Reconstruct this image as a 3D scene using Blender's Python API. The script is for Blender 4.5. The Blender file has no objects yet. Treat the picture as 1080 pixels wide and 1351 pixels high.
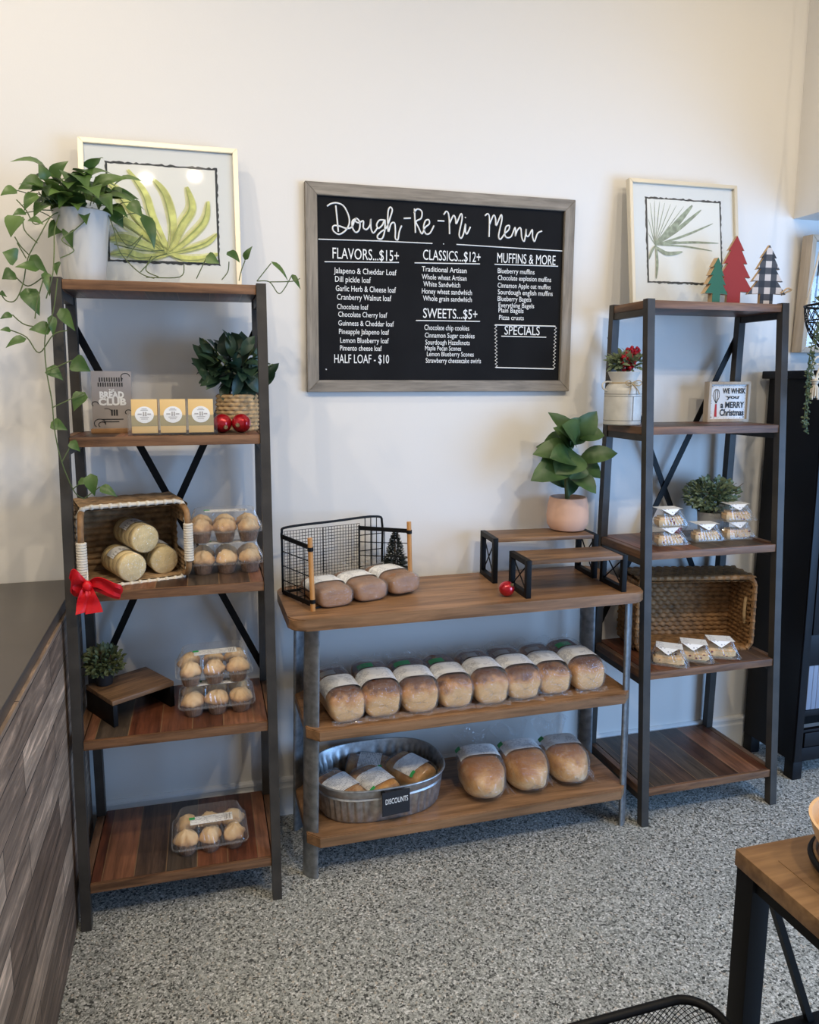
import bpy, bmesh, math, random
from mathutils import Vector, Matrix
PI = math.pi
SC = bpy.context.scene
COL = SC.collection

# ------------------------------------------------------------------ camera
def make_camera():
    yaw, pitch, roll = 0.25633, 0.13742, 0.00066
    f = Vector((math.sin(yaw)*math.cos(pitch), math.cos(yaw)*math.cos(pitch), -math.sin(pitch)))
    r = Vector((math.cos(yaw), -math.sin(yaw), 0)); u = r.cross(f)
    c, s = math.cos(roll), math.sin(roll)
    r, u = c*r + s*u, -s*r + c*u
    cd = bpy.data.cameras.new('camera'); co = bpy.data.objects.new('camera', cd); COL.objects.link(co)
    co.matrix_world = Matrix(((r.x, u.x, -f.x, .7817), (r.y, u.y, -f.y, -2.4528), (r.z, u.z, -f.z, 1.552), (0, 0, 0, 1)))
    cd.sensor_fit = 'VERTICAL'; cd.sensor_height = 36
    cd.lens = 953.10*36/1351
    cd.shift_x = (540-504.494)/1351; cd.shift_y = -(675.5-636.286)/1351
    cd.clip_start = .02
    SC.camera = co
make_camera()

# ------------------------------------------------------------------ light and exposure
def area(name, loc, to, size, power, color, shape='DISK', size_y=None):
    d = bpy.data.lights.new(name, 'AREA'); d.shape = shape; d.size = size
    if size_y: d.size_y = size_y
    d.energy = power; d.color = color
    o = bpy.data.objects.new(name, d); COL.objects.link(o); o.location = loc
    o.rotation_euler = (Vector(to)-Vector(loc)).to_track_quat('-Z', 'Y').to_euler()
    return o
WARM = (1, .855, .645)
for lx, ly, lz, pw, rad in ((.05, -1.0, 3.35, 11, .045), (.54, -1.85, 3.25, 8, .06), (.80, -1.80, 3.25, 8, .06), (1.75, -2.4, 3.4, 25, .10), (2.75, -1.1, 3.35, 6, .06), (2.7, -2.6, 3.4, 19, .10), (-.6, -2.6, 3.4, 18, .10)):
    area('ceiling_lamp_light', (lx, ly, lz), (lx, ly+.35, 0), rad, pw, WARM)
area('window_daylight', (4.5, -2.9, 1.25), (1.7, 0, .75), 2.2, 120, (.28, .54, 1), 'RECTANGLE', 1.9)
w = bpy.data.worlds.new('world'); SC.world = w; w.use_nodes = True
w.node_tree.nodes['Background'].inputs[0].default_value = (.86, .92, 1, 1)
w.node_tree.nodes['Background'].inputs[1].default_value = .35
SC.view_settings.view_transform = 'Standard'; SC.view_settings.look = 'None'
SC.view_settings.gamma = 1; SC.view_settings.use_curve_mapping = False
SC.view_settings.exposure = 0.05
SC.cycles.use_denoising = True
SC.cycles.max_bounces = 10; SC.cycles.transparent_max_bounces = 24
SC.cycles.caustics_reflective = False; SC.cycles.caustics_refractive = False
SC.cycles.sample_clamp_indirect = 6

# ------------------------------------------------------------------ materials
def nn(nt, t, **kw):
    n = nt.nodes.new(t)
    for k, v in kw.items():
        if k in n.inputs.keys(): n.inputs[k].default_value = v
        else: setattr(n, k, v)
    return n
def rgba(c): return (c[0], c[1], c[2], 1)
def pm(name, col, rough=.6, metal=0, spec=.4, bump=0, bscale=80, var=0, vscale=10, coat=0):
    m = bpy.data.materials.new(name); m.use_nodes = True; nt = m.node_tree; L = nt.links
    p = nt.nodes['Principled BSDF']
    p.inputs['Base Color'].default_value = rgba(col); p.inputs['Roughness'].default_value = rough
    p.inputs['Metallic'].default_value = metal; p.inputs['Specular IOR Level'].default_value = spec
    p.inputs['Coat Weight'].default_value = coat
    if bump or var: tc = nn(nt, 'ShaderNodeTexCoord')
    if bump:
        n = nn(nt, 'ShaderNodeTexNoise', Scale=bscale, Detail=3); L.new(tc.outputs['Object'], n.inputs['Vector'])
        b = nn(nt, 'ShaderNodeBump', Strength=bump, Distance=.004); L.new(n.outputs['Fac'], b.inputs['Height']); L.new(b.outputs[0], p.inputs['Normal'])
    if var:
        n = nn(nt, 'ShaderNodeTexNoise', Scale=vscale, Detail=4); L.new(tc.outputs['Object'], n.inputs['Vector'])
        r = nn(nt, 'ShaderNodeMapRange'); r.inputs['From Min'].default_value = .3; r.inputs['From Max'].default_value = .7
        r.inputs['To Min'].default_value = 1-var; r.inputs['To Max'].default_value = 1+var
        L.new(n.outputs['Fac'], r.inputs['Value'])
        x = nn(nt, 'ShaderNodeMix', data_type='RGBA', blend_type='MULTIPLY'); x.inputs['Factor'].default_value = 1
        x.inputs[6].default_value = rgba(col); L.new(r.outputs[0], x.inputs[7]); L.new(x.outputs[2], p.inputs['Base Color'])
    return m
def ramp(nt, stops, const=False):
    r = nn(nt, 'ShaderNodeValToRGB'); e = r.color_ramp.elements
    if const: r.color_ramp.interpolation = 'CONSTANT'
    while len(e) < len(stops): e.new(.5)
    for q, (p, c) in zip(e, stops): q.position = p; q.color = rgba(c)
    return r
def math_(nt, op, a, b=None):
    n = nn(nt, 'ShaderNodeMath', operation=op)
    for i, v in enumerate((a, b)):
        if v is None: continue
        if isinstance(v, (int, float)): n.inputs[i].default_value = v
        else: nt.links.new(v, n.inputs[i])
    return n.outputs[0]
def wood(name, dark, light, axis='X', scale=1.0, rough=.5, planks=None, pal=None, gap=None, plank_axis='X', spec=.4):
    """grain stretched along AXIS; PLANKS = board width across PLANK_AXIS, each board its own tone from PAL"""
    m = bpy.data.materials.new(name); m.use_nodes = True; nt = m.node_tree; L = nt.links; p = nt.nodes['Principled BSDF']
    p.inputs['Roughness'].default_value = rough; p.inputs['Specular IOR Level'].default_value = spec
    tc = nn(nt, 'ShaderNodeTexCoord'); oi = nn(nt, 'ShaderNodeObjectInfo')
    ad = nn(nt, 'ShaderNodeVectorMath', operation='ADD'); L.new(tc.outputs['Object'], ad.inputs[0])
    cb = nn(nt, 'ShaderNodeCombineXYZ'); L.new(math_(nt, 'MULTIPLY', oi.outputs['Random'], 7.3), cb.inputs[0 if axis != 'X' else 1]); L.new(cb.outputs[0], ad.inputs[1])
    mp = nn(nt, 'ShaderNodeMapping'); s = {'X': (2.2, 26, 26), 'Y': (26, 2.2, 26), 'Z': (26, 26, 2.2)}[axis]
    mp.inputs['Scale'].default_value = [q*scale for q in s]
    src = tc.outputs['Object'] if planks else ad.outputs[0]
    L.new(src, mp.inputs['Vector'])
    n1 = nn(nt, 'ShaderNodeTexNoise', Scale=1.6, Detail=6, Roughness=.62, Distortion=.6); L.new(mp.outputs[0], n1.inputs['Vector'])
    n2 = nn(nt, 'ShaderNodeTexNoise', Scale=5.5, Detail=3); L.new(mp.outputs[0], n2.inputs['Vector'])
    f = math_(nt, 'ADD', math_(nt, 'MULTIPLY', n1.outputs['Fac'], .75), math_(nt, 'MULTIPLY', n2.outputs['Fac'], .25))
    r = ramp(nt, [(.36, dark), (.66, light)]); L.new(f, r.inputs[0]); colr = r.outputs[0]
    if planks:
        sx = nn(nt, 'ShaderNodeSeparateXYZ'); L.new(tc.outputs['Object'], sx.inputs[0])
        t = math_(nt, 'ADD', math_(nt, 'DIVIDE', sx.outputs[plank_axis], planks), .37)
        idx = math_(nt, 'ADD', math_(nt, 'FLOOR', t), math_(nt, 'MULTIPLY', oi.outputs['Random'], 91.7))
        wn = nn(nt, 'ShaderNodeTexWhiteNoise', noise_dimensions='1D'); L.new(idx, wn.inputs['W'])
        pr = ramp(nt, [(i/len(pal), c) for i, c in enumerate(pal)], True); L.new(wn.outputs['Value'], pr.inputs[0])
        x = nn(nt, 'ShaderNodeMix', data_type='RGBA', blend_type='MULTIPLY'); x.inputs['Factor'].default_value = 1
        L.new(pr.outputs[0], x.inputs[6]); L.new(colr, x.inputs[7])
        fr = math_(nt, 'FRACT', t); g = math_(nt, 'LESS_THAN', fr, .0022/planks)
        x2 = nn(nt, 'ShaderNodeMix', data_type='RGBA'); L.new(g, x2.inputs['Factor']); L.new(x.outputs[2], x2.inputs[6]); x2.inputs[7].default_value = rgba(gap)
        colr = x2.outputs[2]
    L.new(colr, p.inputs['Base Color'])
    b = nn(nt, 'ShaderNodeBump', Strength=.25, Distance=.002); L.new(f, b.inputs['Height']); L.new(b.outputs[0], p.inputs['Normal'])
    return m
def clear_plastic(name, fac=.10, rough=.08, bump=0, bscale=60, tint=(1, 1, 1), dist=.006, haze=0):
    m = bpy.data.materials.new(name); m.use_nodes = True; nt = m.node_tree; L = nt.links; nt.nodes.clear()
    o = nn(nt, 'ShaderNodeOutputMaterial'); t = nn(nt, 'ShaderNodeBsdfTransparent', Color=rgba(tint)); g = nn(nt, 'ShaderNodeBsdfGlossy', Roughness=rough)
    lw = nn(nt, 'ShaderNodeLayerWeight', Blend=.35); mx = nn(nt, 'ShaderNodeMixShader')
    if bump:
        tc = nn(nt, 'ShaderNodeTexCoord'); n = nn(nt, 'ShaderNodeTexNoise', Scale=bscale, Detail=2, Distortion=1.5); L.new(tc.outputs['Object'], n.inputs['Vector'])
        b = nn(nt, 'ShaderNodeBump', Strength=bump, Distance=dist); L.new(n.outputs['Fac'], b.inputs['Height'])
        L.new(b.outputs[0], g.inputs['Normal']); L.new(b.outputs[0], lw.inputs['Normal'])
    f = math_(nt, 'ADD', math_(nt, 'MULTIPLY', math_(nt, 'POWER', lw.outputs['Facing'], 3), .45), fac)
    df = nn(nt, 'ShaderNodeBsdfDiffuse'); df.inputs[0].default_value = (.9, .9, .9, 1); m2 = nn(nt, 'ShaderNodeMixShader'); m2.inputs[0].default_value = haze
    L.new(g.outputs[0], m2.inputs[1]); L.new(df.outputs[0], m2.inputs[2])
    L.new(f, mx.inputs[0]); L.new(t.outputs[0], mx.inputs[1]); L.new(m2.outputs[0], mx.inputs[2]); L.new(mx.outputs[0], o.inputs[0])
    return m
def crust(name, lo, mid, hi, z0, z1):
    """bread: floury sides rising into a browned top, with baking blotches"""
    m = bpy.data.materials.new(name); m.use_nodes = True; nt = m.node_tree; L = nt.links; p = nt.nodes['Principled BSDF']
    p.inputs['Roughness'].default_value = .55
    tc = nn(nt, 'ShaderNodeTexCoord'); sx = nn(nt, 'ShaderNodeSeparateXYZ'); L.new(tc.outputs['Object'], sx.inputs[0])
    n = nn(nt, 'ShaderNodeTexNoise', Scale=22, Detail=5, Roughness=.6); oi = nn(nt, 'ShaderNodeObjectInfo')
    ad = nn(nt, 'ShaderNodeVectorMath', operation='ADD'); L.new(tc.outputs['Object'], ad.inputs[0]); L.new(oi.outputs['Random'], ad.inputs[1]); L.new(ad.outputs[0], n.inputs['Vector'])
    r = nn(nt, 'ShaderNodeMapRange'); r.inputs['From Min'].default_value = z0; r.inputs['From Max'].default_value = z1; L.new(sx.outputs['Z'], r.inputs['Value'])
    f = math_(nt, 'ADD', r.outputs[0], math_(nt, 'MULTIPLY', math_(nt, 'SUBTRACT', n.outputs['Fac'], .5), 1.5))
    c = ramp(nt, [(.15, lo), (.5, mid), (.85, hi)]); L.new(f, c.inputs[0]); L.new(c.outputs[0], p.inputs['Base Color'])
    b = nn(nt, 'ShaderNodeBump', Strength=.35, Distance=.004); L.new(n.outputs['Fac'], b.inputs['Height']); L.new(b.outputs[0], p.inputs['Normal'])
    return m
def print_label(name, axis_line='Y', pitch=.006):
    """white paper with rows of fine print"""
    m = bpy.data.materials.new(name); m.use_nodes = True; nt = m.node_tree; L = nt.links; p = nt.nodes['Principled BSDF']; p.inputs['Roughness'].default_value = .5
    tc = nn(nt, 'ShaderNodeTexCoord'); sx = nn(nt, 'ShaderNodeSeparateXYZ'); L.new(tc.outputs['Object'], sx.inputs[0])
    fr = math_(nt, 'FRACT', math_(nt, 'DIVIDE', sx.outputs[axis_line], pitch)); row = math_(nt, 'LESS_THAN', fr, .42)
    n = nn(nt, 'ShaderNodeTexNoise', Scale=150, Detail=1); L.new(tc.outputs['Object'], n.inputs['Vector'])
    n2 = nn(nt, 'ShaderNodeTexNoise', Scale=24, Detail=0); L.new(tc.outputs['Object'], n2.inputs['Vector'])
    k = math_(nt, 'MULTIPLY', math_(nt, 'MULTIPLY', row, math_(nt, 'GREATER_THAN', n.outputs['Fac'], .47)), math_(nt, 'GREATER_THAN', n2.outputs['Fac'], .45))
    x = nn(nt, 'ShaderNodeMix', data_type='RGBA'); L.new(k, x.inputs['Factor']); x.inputs[6].default_value = (.90, .90, .89, 1); x.inputs[7].default_value = (.45, .45, .48, 1)
    L.new(x.outputs[2], p.inputs['Base Color'])
    return m
def leaf_mat(name, c1, c2, rough=.42, scale=9):
    m = bpy.data.materials.new(name); m.use_nodes = True; nt = m.node_tree; L = nt.links; p = nt.nodes['Principled BSDF']; p.inputs['Roughness'].default_value = rough
    tc = nn(nt, 'ShaderNodeTexCoord'); n = nn(nt, 'ShaderNodeTexNoise', Scale=scale, Detail=3); L.new(tc.outputs['Object'], n.inputs['Vector'])
    r = ramp(nt, [(.35, c1), (.65, c2)]); L.new(n.outputs['Fac'], r.inputs[0]); L.new(r.outputs[0], p.inputs['Base Color'])
    t = nn(nt, 'ShaderNodeBsdfTranslucent'); L.new(r.outputs[0], t.inputs[0]); mx = nn(nt, 'ShaderNodeMixShader'); mx.inputs[0].default_value = .18
    o = nt.nodes['Material Output']; L.new(p.outputs[0], mx.inputs[1]); L.new(t.outputs[0], mx.inputs[2]); L.new(mx.outputs[0], o.inputs[0])
    return m
def terrazzo():
    m = bpy.data.materials.new('terrazzo'); m.use_nodes = True; nt = m.node_tree; L = nt.links; p = nt.nodes['Principled BSDF']
    p.inputs['Roughness'].default_value = .38; p.inputs['Specular IOR Level'].default_value = .4
    tc = nn(nt, 'ShaderNodeTexCoord')
    v = nn(nt, 'ShaderNodeTexVoronoi', Scale=205, Randomness=1.0); L.new(tc.outputs['Object'], v.inputs['Vector'])
    sp = nn(nt, 'ShaderNodeSeparateColor'); L.new(v.outputs['Color'], sp.inputs[0])
    r = ramp(nt, [(0, (.07, .073, .068)), (.10, (.20, .205, .19)), (.26, (.38, .39, .36)), (.60, (.50, .505, .475)), (.84, (.68, .68, .65)), (.97, (.52, .46, .38))], True); L.new(sp.outputs[0], r.inputs[0])
    v2 = nn(nt, 'ShaderNodeTexVoronoi', Scale=330); L.new(tc.outputs['Object'], v2.inputs['Vector'])
    sp2 = nn(nt, 'ShaderNodeSeparateColor'); L.new(v2.outputs['Color'], sp2.inputs[0])
    r2 = ramp(nt, [(0, (.35, .35, .35)), (.2, (.8, .8, .8)), (.7, (1.1, 1.1, 1.1))], True); L.new(sp2.outputs[0], r2.inputs[0])
    x = nn(nt, 'ShaderNodeMix', data_type='RGBA', blend_type='MULTIPLY'); x.inputs['Factor'].default_value = .8; L.new(r.outputs[0], x.inputs[6]); L.new(r2.outputs[0], x.inputs[7])
    n = nn(nt, 'ShaderNodeTexNoise', Scale=2.2, Detail=4); L.new(tc.outputs['Object'], n.inputs['Vector'])
    mr = nn(nt, 'ShaderNodeMapRange'); mr.inputs['To Min'].default_value = .82; mr.inputs['To Max'].default_value = 1.15; L.new(n.outputs['Fac'], mr.inputs['Value'])
    x2 = nn(nt, 'ShaderNodeMix', data_type='RGBA', blend_type='MULTIPLY'); x2.inputs['Factor'].default_value = 1; L.new(x.outputs[2], x2.inputs[6]); L.new(mr.outputs[0], x2.inputs[7])
    L.new(x2.outputs[2], p.inputs['Base Color'])
    return m
def cladding():
    """horizontal reclaimed boards, brown, grey and whitewashed"""
    m = bpy.data.materials.new('reclaimed_cladding'); m.use_nodes = True; nt = m.node_tree; L = nt.links; p = nt.nodes['Principled BSDF']; p.inputs['Roughness'].default_value = .6
    tc = nn(nt, 'ShaderNodeTexCoord'); sx = nn(nt, 'ShaderNodeSeparateXYZ'); L.new(tc.outputs['Object'], sx.inputs[0])
    cb = nn(nt, 'ShaderNodeCombineXYZ'); L.new(sx.outputs['Y'], cb.inputs[0]); L.new(sx.outputs['Z'], cb.inputs[1])
    bk = nn(nt, 'ShaderNodeTexBrick', offset=.37, squash=1.0); L.new(cb.outputs[0], bk.inputs['Vector'])
    for k, v in (('Scale', 1), ('Mortar Size', .0016), ('Brick Width', .52), ('Row Height', .098), ('Bias', 0)): bk.inputs[k].default_value = v
    bk.inputs['Color1'].default_value = (.13, .085, .058, 1); bk.inputs['Color2'].default_value = (.46, .34, .245, 1); bk.inputs['Mortar'].default_value = (.012, .01, .01, 1)
    mp = nn(nt, 'ShaderNodeMapping'); mp.inputs['Scale'].default_value = (26, 3, 30); L.new(tc.outputs['Object'], mp.inputs['Vector'])
    n = nn(nt, 'ShaderNodeTexNoise', Scale=1.5, Detail=7, Roughness=.65, Distortion=.5); L.new(mp.outputs[0], n.inputs['Vector'])
    r = ramp(nt, [(.32, (.42, .40, .40)), (.55, (1, 1, 1)), (.72, (2.3, 2.2, 2.15))]); L.new(n.outputs['Fac'], r.inputs[0])
    x = nn(nt, 'ShaderNodeMix', data_type='RGBA', blend_type='MULTIPLY'); x.inputs['Factor'].default_value = 1; L.new(bk.outputs['Color'], x.inputs[6]); L.new(r.outputs[0], x.inputs[7])
    L.new(x.outputs[2], p.inputs['Base Color'])
    b = nn(nt, 'ShaderNodeBump', Strength=.4, Distance=.003); L.new(n.outputs['Fac'], b.inputs['Height']); L.new(b.outputs[0], p.inputs['Normal'])
    return m
def plaid():
    m = bpy.data.materials.new('buffalo_plaid'); m.use_nodes = True; nt = m.node_tree; L = nt.links; p = nt.nodes['Principled BSDF']; p.inputs['Roughness'].default_value = .6
    tc = nn(nt, 'ShaderNodeTexCoord'); sx = nn(nt, 'ShaderNodeSeparateXYZ'); L.new(tc.outputs['Object'], sx.inputs[0])
    a = math_(nt, 'GREATER_THAN', math_(nt, 'FRACT', math_(nt, 'ADD', math_(nt, 'DIVIDE', sx.outputs['X'], .046), 10.25)), .5)
    b = math_(nt, 'GREATER_THAN', math_(nt, 'FRACT', math_(nt, 'ADD', math_(nt, 'DIVIDE', sx.outputs['Z'], .046), .1)), .5)
    r = ramp(nt, [(0, (.62, .55, .50)), (.4, (.055, .05, .05)), (.9, (.012, .012, .014))], True)
    L.new(math_(nt, 'MULTIPLY', math_(nt, 'ADD', a, b), .5), r.inputs[0]); L.new(r.outputs[0], p.inputs['Base Color'])
    return m
M = {}
M['wall'] = pm('wall_paint', (.80, .77, .725), .75, bump=.04, bscale=160, spec=.25)
M['trim'] = pm('trim_paint', (.80, .79, .77), .45)
M['ceiling'] = pm('ceiling_paint', (.75, .74, .72), .8)
M['floor'] = terrazzo()
M['steel'] = pm('dark_steel', (.046, .040, .034), .5, .1, bump=.06, bscale=120, var=.25, vscale=14)
M['black'] = pm('black_metal', (.006, .006, .0065), .5, spec=.18)
M['black_wood'] = pm('black_painted_wood', (.004, .004, .006), .42, spec=.25)
M['galv'] = pm('galvanized_steel', (.42, .43, .44), .42, .85, var=.3, vscale=45, bump=.05)
M['galv_leg'] = pm('galvanized_leg', (.26, .27, .28), .42, .7, var=.3, vscale=40)
PAL = [(1.25, .75, .55), (.50, .38, .33), (1.1, .58, .42), (.80, .80, .80), (1.9, 1.35, 1.05), (.62, .74, .78), (.80, .48, .36)]
M['planks'] = wood('reclaimed_planks', (.050, .031, .022), (.155, .092, .062), 'Y', 1, .42, .089, PAL, (.20, .12, .06))
M['plank_edge'] = wood('plank_edge', (.080, .037, .018), (.27, .135, .065), 'X', 1.1, .5)
M['plank_end'] = wood('plank_end_strip', (.060, .030, .017), (.22, .115, .06), 'Y', 1.1, .5)
M['table_wood'] = wood('table_pine', (.15, .078, .036), (.37, .20, .098), 'X', .75, .42)
M['riser_wood'] = wood('riser_wood', (.065, .036, .02), (.32, .18, .09), 'X', .8, .45)
M['fg_wood'] = wood('display_table_wood', (.13, .066, .028), (.31, .18, .082), 'X', .6, .45)
M['frame_grey'] = wood('weathered_frame', (.17, .145, .115), (.34, .295, .24), 'X', 1.3, .65)
M['frame_grey_v'] = wood('weathered_frame_upright', (.17, .145, .115), (.34, .295, .24), 'Z', 1.3, .65)
M['chalkboard'] = pm('chalkboard', (.010, .0102, .0115), .75, spec=.12, var=.2, vscale=6)
M['chalk'] = pm('chalk', (.86, .86, .84), .85)
M['gold'] = pm('champagne_frame', (.74, .67, .53), .38, .4)
M['pale_wood'] = wood('pale_frame_wood', (.42, .32, .22), (.58, .47, .34), 'Z', 1, .5)
M['mat'] = pm('picture_mat', (.74, .76, .74), .7)
M['paper'] = pm('art_paper', (.82, .82, .76), .8)
M['white'] = pm('white_paper', (.82, .82, .81), .6)
M['art_dark'] = pm('art_border', (.03, .034, .036), .7)
M['art_lime'] = pm('art_lime', (.58, .60, .20), .7, var=.35, vscale=26)
M['art_pale'] = pm('art_pale_lime', (.74, .74, .42), .7, var=.15, vscale=30)
M['art_olive'] = pm('art_olive', (.30, .34, .12), .7)
M['art_grey'] = pm('art_grey_green', (.30, .34, .24), .7, var=.4, vscale=60)
M['glass'] = clear_plastic('picture_glass', .035, .03)
M['plastic'] = clear_plastic('clear_plastic', .08, .06, haze=.3)
M['rib_plastic'] = clear_plastic('ribbed_plastic', .10, .09, haze=.35)
M['bag'] = clear_plastic('bread_bag', .12, .07, 1.0, 60, dist=.016, haze=.25)
M['acrylic'] = clear_plastic('acrylic', .05, .05)
M['label'] = print_label('printed_label')
M['label_x'] = print_label('printed_label_across', 'X')
M['green_label'] = pm('green_sticker', (.05, .42, .12), .5)
M['crust'] = crust('sandwich_crust', (.76, .47, .21), (.60, .28, .09), (.15, .052, .02), .042, .104)
M['crust_round'] = crust('round_crust', (.74, .52, .29), (.66, .35, .12), (.42, .17, .05), .02, .12)
M['rye'] = crust('brown_loaf', (.42, .205, .085), (.36, .175, .075), (.26, .125, .055), 0, .08)
M['muffin'] = crust('muffin_top', (.42, .22, .10), (.66, .41, .19), (.74, .52, .28), .028, .070)
M['wrapper'] = pm('baking_cup', (.20, .115, .07), .7, var=.3, vscale=90)
M['bun'] = pm('english_muffin', (.78, .60, .29), .75, bump=.3, bscale=70, var=.14, vscale=40)
M['scone'] = pm('scone', (.70, .46, .22), .7, bump=.6, bscale=90, var=.25, vscale=55)
M['berry'] = pm('dried_cranberry', (.18, .02, .02), .4)
M['wicker'] = pm('brown_wicker', (.27, .145, .06), .65, var=.45, vscale=38)
M['wicker_dark'] = pm('dark_wicker', (.31, .20, .105), .7, var=.5, vscale=40)
M['seagrass'] = pm('seagrass', (.42, .28, .14), .7, var=.4, vscale=50)
M['rope'] = pm('cream_rope', (.70, .63, .52), .8, bump=.4, bscale=200)
M['ribbon'] = pm('red_velvet', (.62, .006, .012), .45, var=.15, vscale=20)
M['ornament'] = pm('red_ornament', (.42, .006, .014), .12, .35, coat=.6)
M['cap'] = pm('ornament_cap', (.6, .5, .3), .3, 1)
M['pothos'] = leaf_mat('pothos_leaf', (.04, .095, .018), (.12, .20, .05))
M['fiddle'] = leaf_mat('fiddle_leaf', (.022, .062, .018), (.085, .15, .045))
M['dark_leaf'] = leaf_mat('dark_leaf', (.014, .040, .024), (.045, .088, .05))
M['bush'] = leaf_mat('bush_leaf', (.11, .16, .085), (.26, .31, .17), .6)
M['bush_dim'] = leaf_mat('boxwood_leaf', (.08, .105, .04), (.18, .20, .085), .6)
M['pine'] = leaf_mat('pine_needle', (.016, .022, .018), (.05, .06, .05), .7)
M['snow'] = pm('frosting', (.55, .57, .58), .8)
M['stem'] = pm('stem', (.10, .13, .045), .6)
M['brown_stem'] = pm('woody_stem', (.10, .06, .03), .7)
M['soil'] = pm('soil', (.03, .02, .014), .9, bump=.5)
M['pot_white'] = pm('white_pot', (.55, .54, .51), .5)
M['pot_pink'] = pm('terracotta_pink', (.75, .47, .34), .7, var=.06, vscale=12)
M['pot_grey'] = pm('grey_pot', (.42, .42, .41), .5)
M['milk_can'] = pm('whitewashed_metal', (.62, .60, .55), .55, .1, var=.12, vscale=20)
M['can_line'] = pm('can_band', (.25, .24, .22), .6)
M['twine'] = pm('twine', (.50, .38, .22), .85)
M['red_berry'] = pm('red_berries', (.42, .01, .02), .35)
M['handle_wood'] = pm('oak_dowel', (.56, .27, .085), .5, var=.12, vscale=12)
M['cream_card'] = pm('cream_box', (.74, .50, .21), .5)
M['kraft_band'] = pm('kraft_band', (.36, .30, .16), .6)
M['grey_print'] = pm('grey_print', (.40, .38, .37), .6)
M['club_card'] = pm('club_card', (.33, .30, .29), .55, var=.06, vscale=8)
M['ink'] = pm('dark_ink', (.02, .02, .022), .6)
M['red_ink'] = pm('red_ink', (.50, .03, .03), .6)
M['honey_wood'] = wood('honey_wood', (.26, .13, .05), (.42, .23, .10), 'X', 1, .5)
M['paint_green'] = pm('green_paint', (.025, .115, .055), .65)
M['paint_red'] = pm('red_paint', (.30, .022, .016), .65)
M['plaid'] = plaid()
M['raw_wood'] = pm('raw_wood_edge', (.52, .36, .20), .65)
M['counter_top'] = pm('dark_countertop', (.075, .062, .052), .30, var=.12, vscale=6)
M['cladding'] = cladding()
M['slate'] = pm('slate_tag', (.018, .020, .026), .6)
M['curtain'] = pm('grey_beadboard', (.22, .26, .34), .6)
M['pane'] = clear_plastic('cabinet_glass', .12, .05, tint=(.9, .95, 1))
M['pearls'] = leaf_mat('hanging_vine', (.05, .075, .03), (.14, .17, .08), .5)
M['liner'] = pm('black_liner', (.008, .008, .009), .35, bump=.5, bscale=25)
M['bowl_wood'] = pm('pale_turned_wood', (.66, .42, .22), .5, var=.1, vscale=14)
M['soft_white'] = pm('frosted_sweets', (.75, .62, .62), .5)

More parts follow.
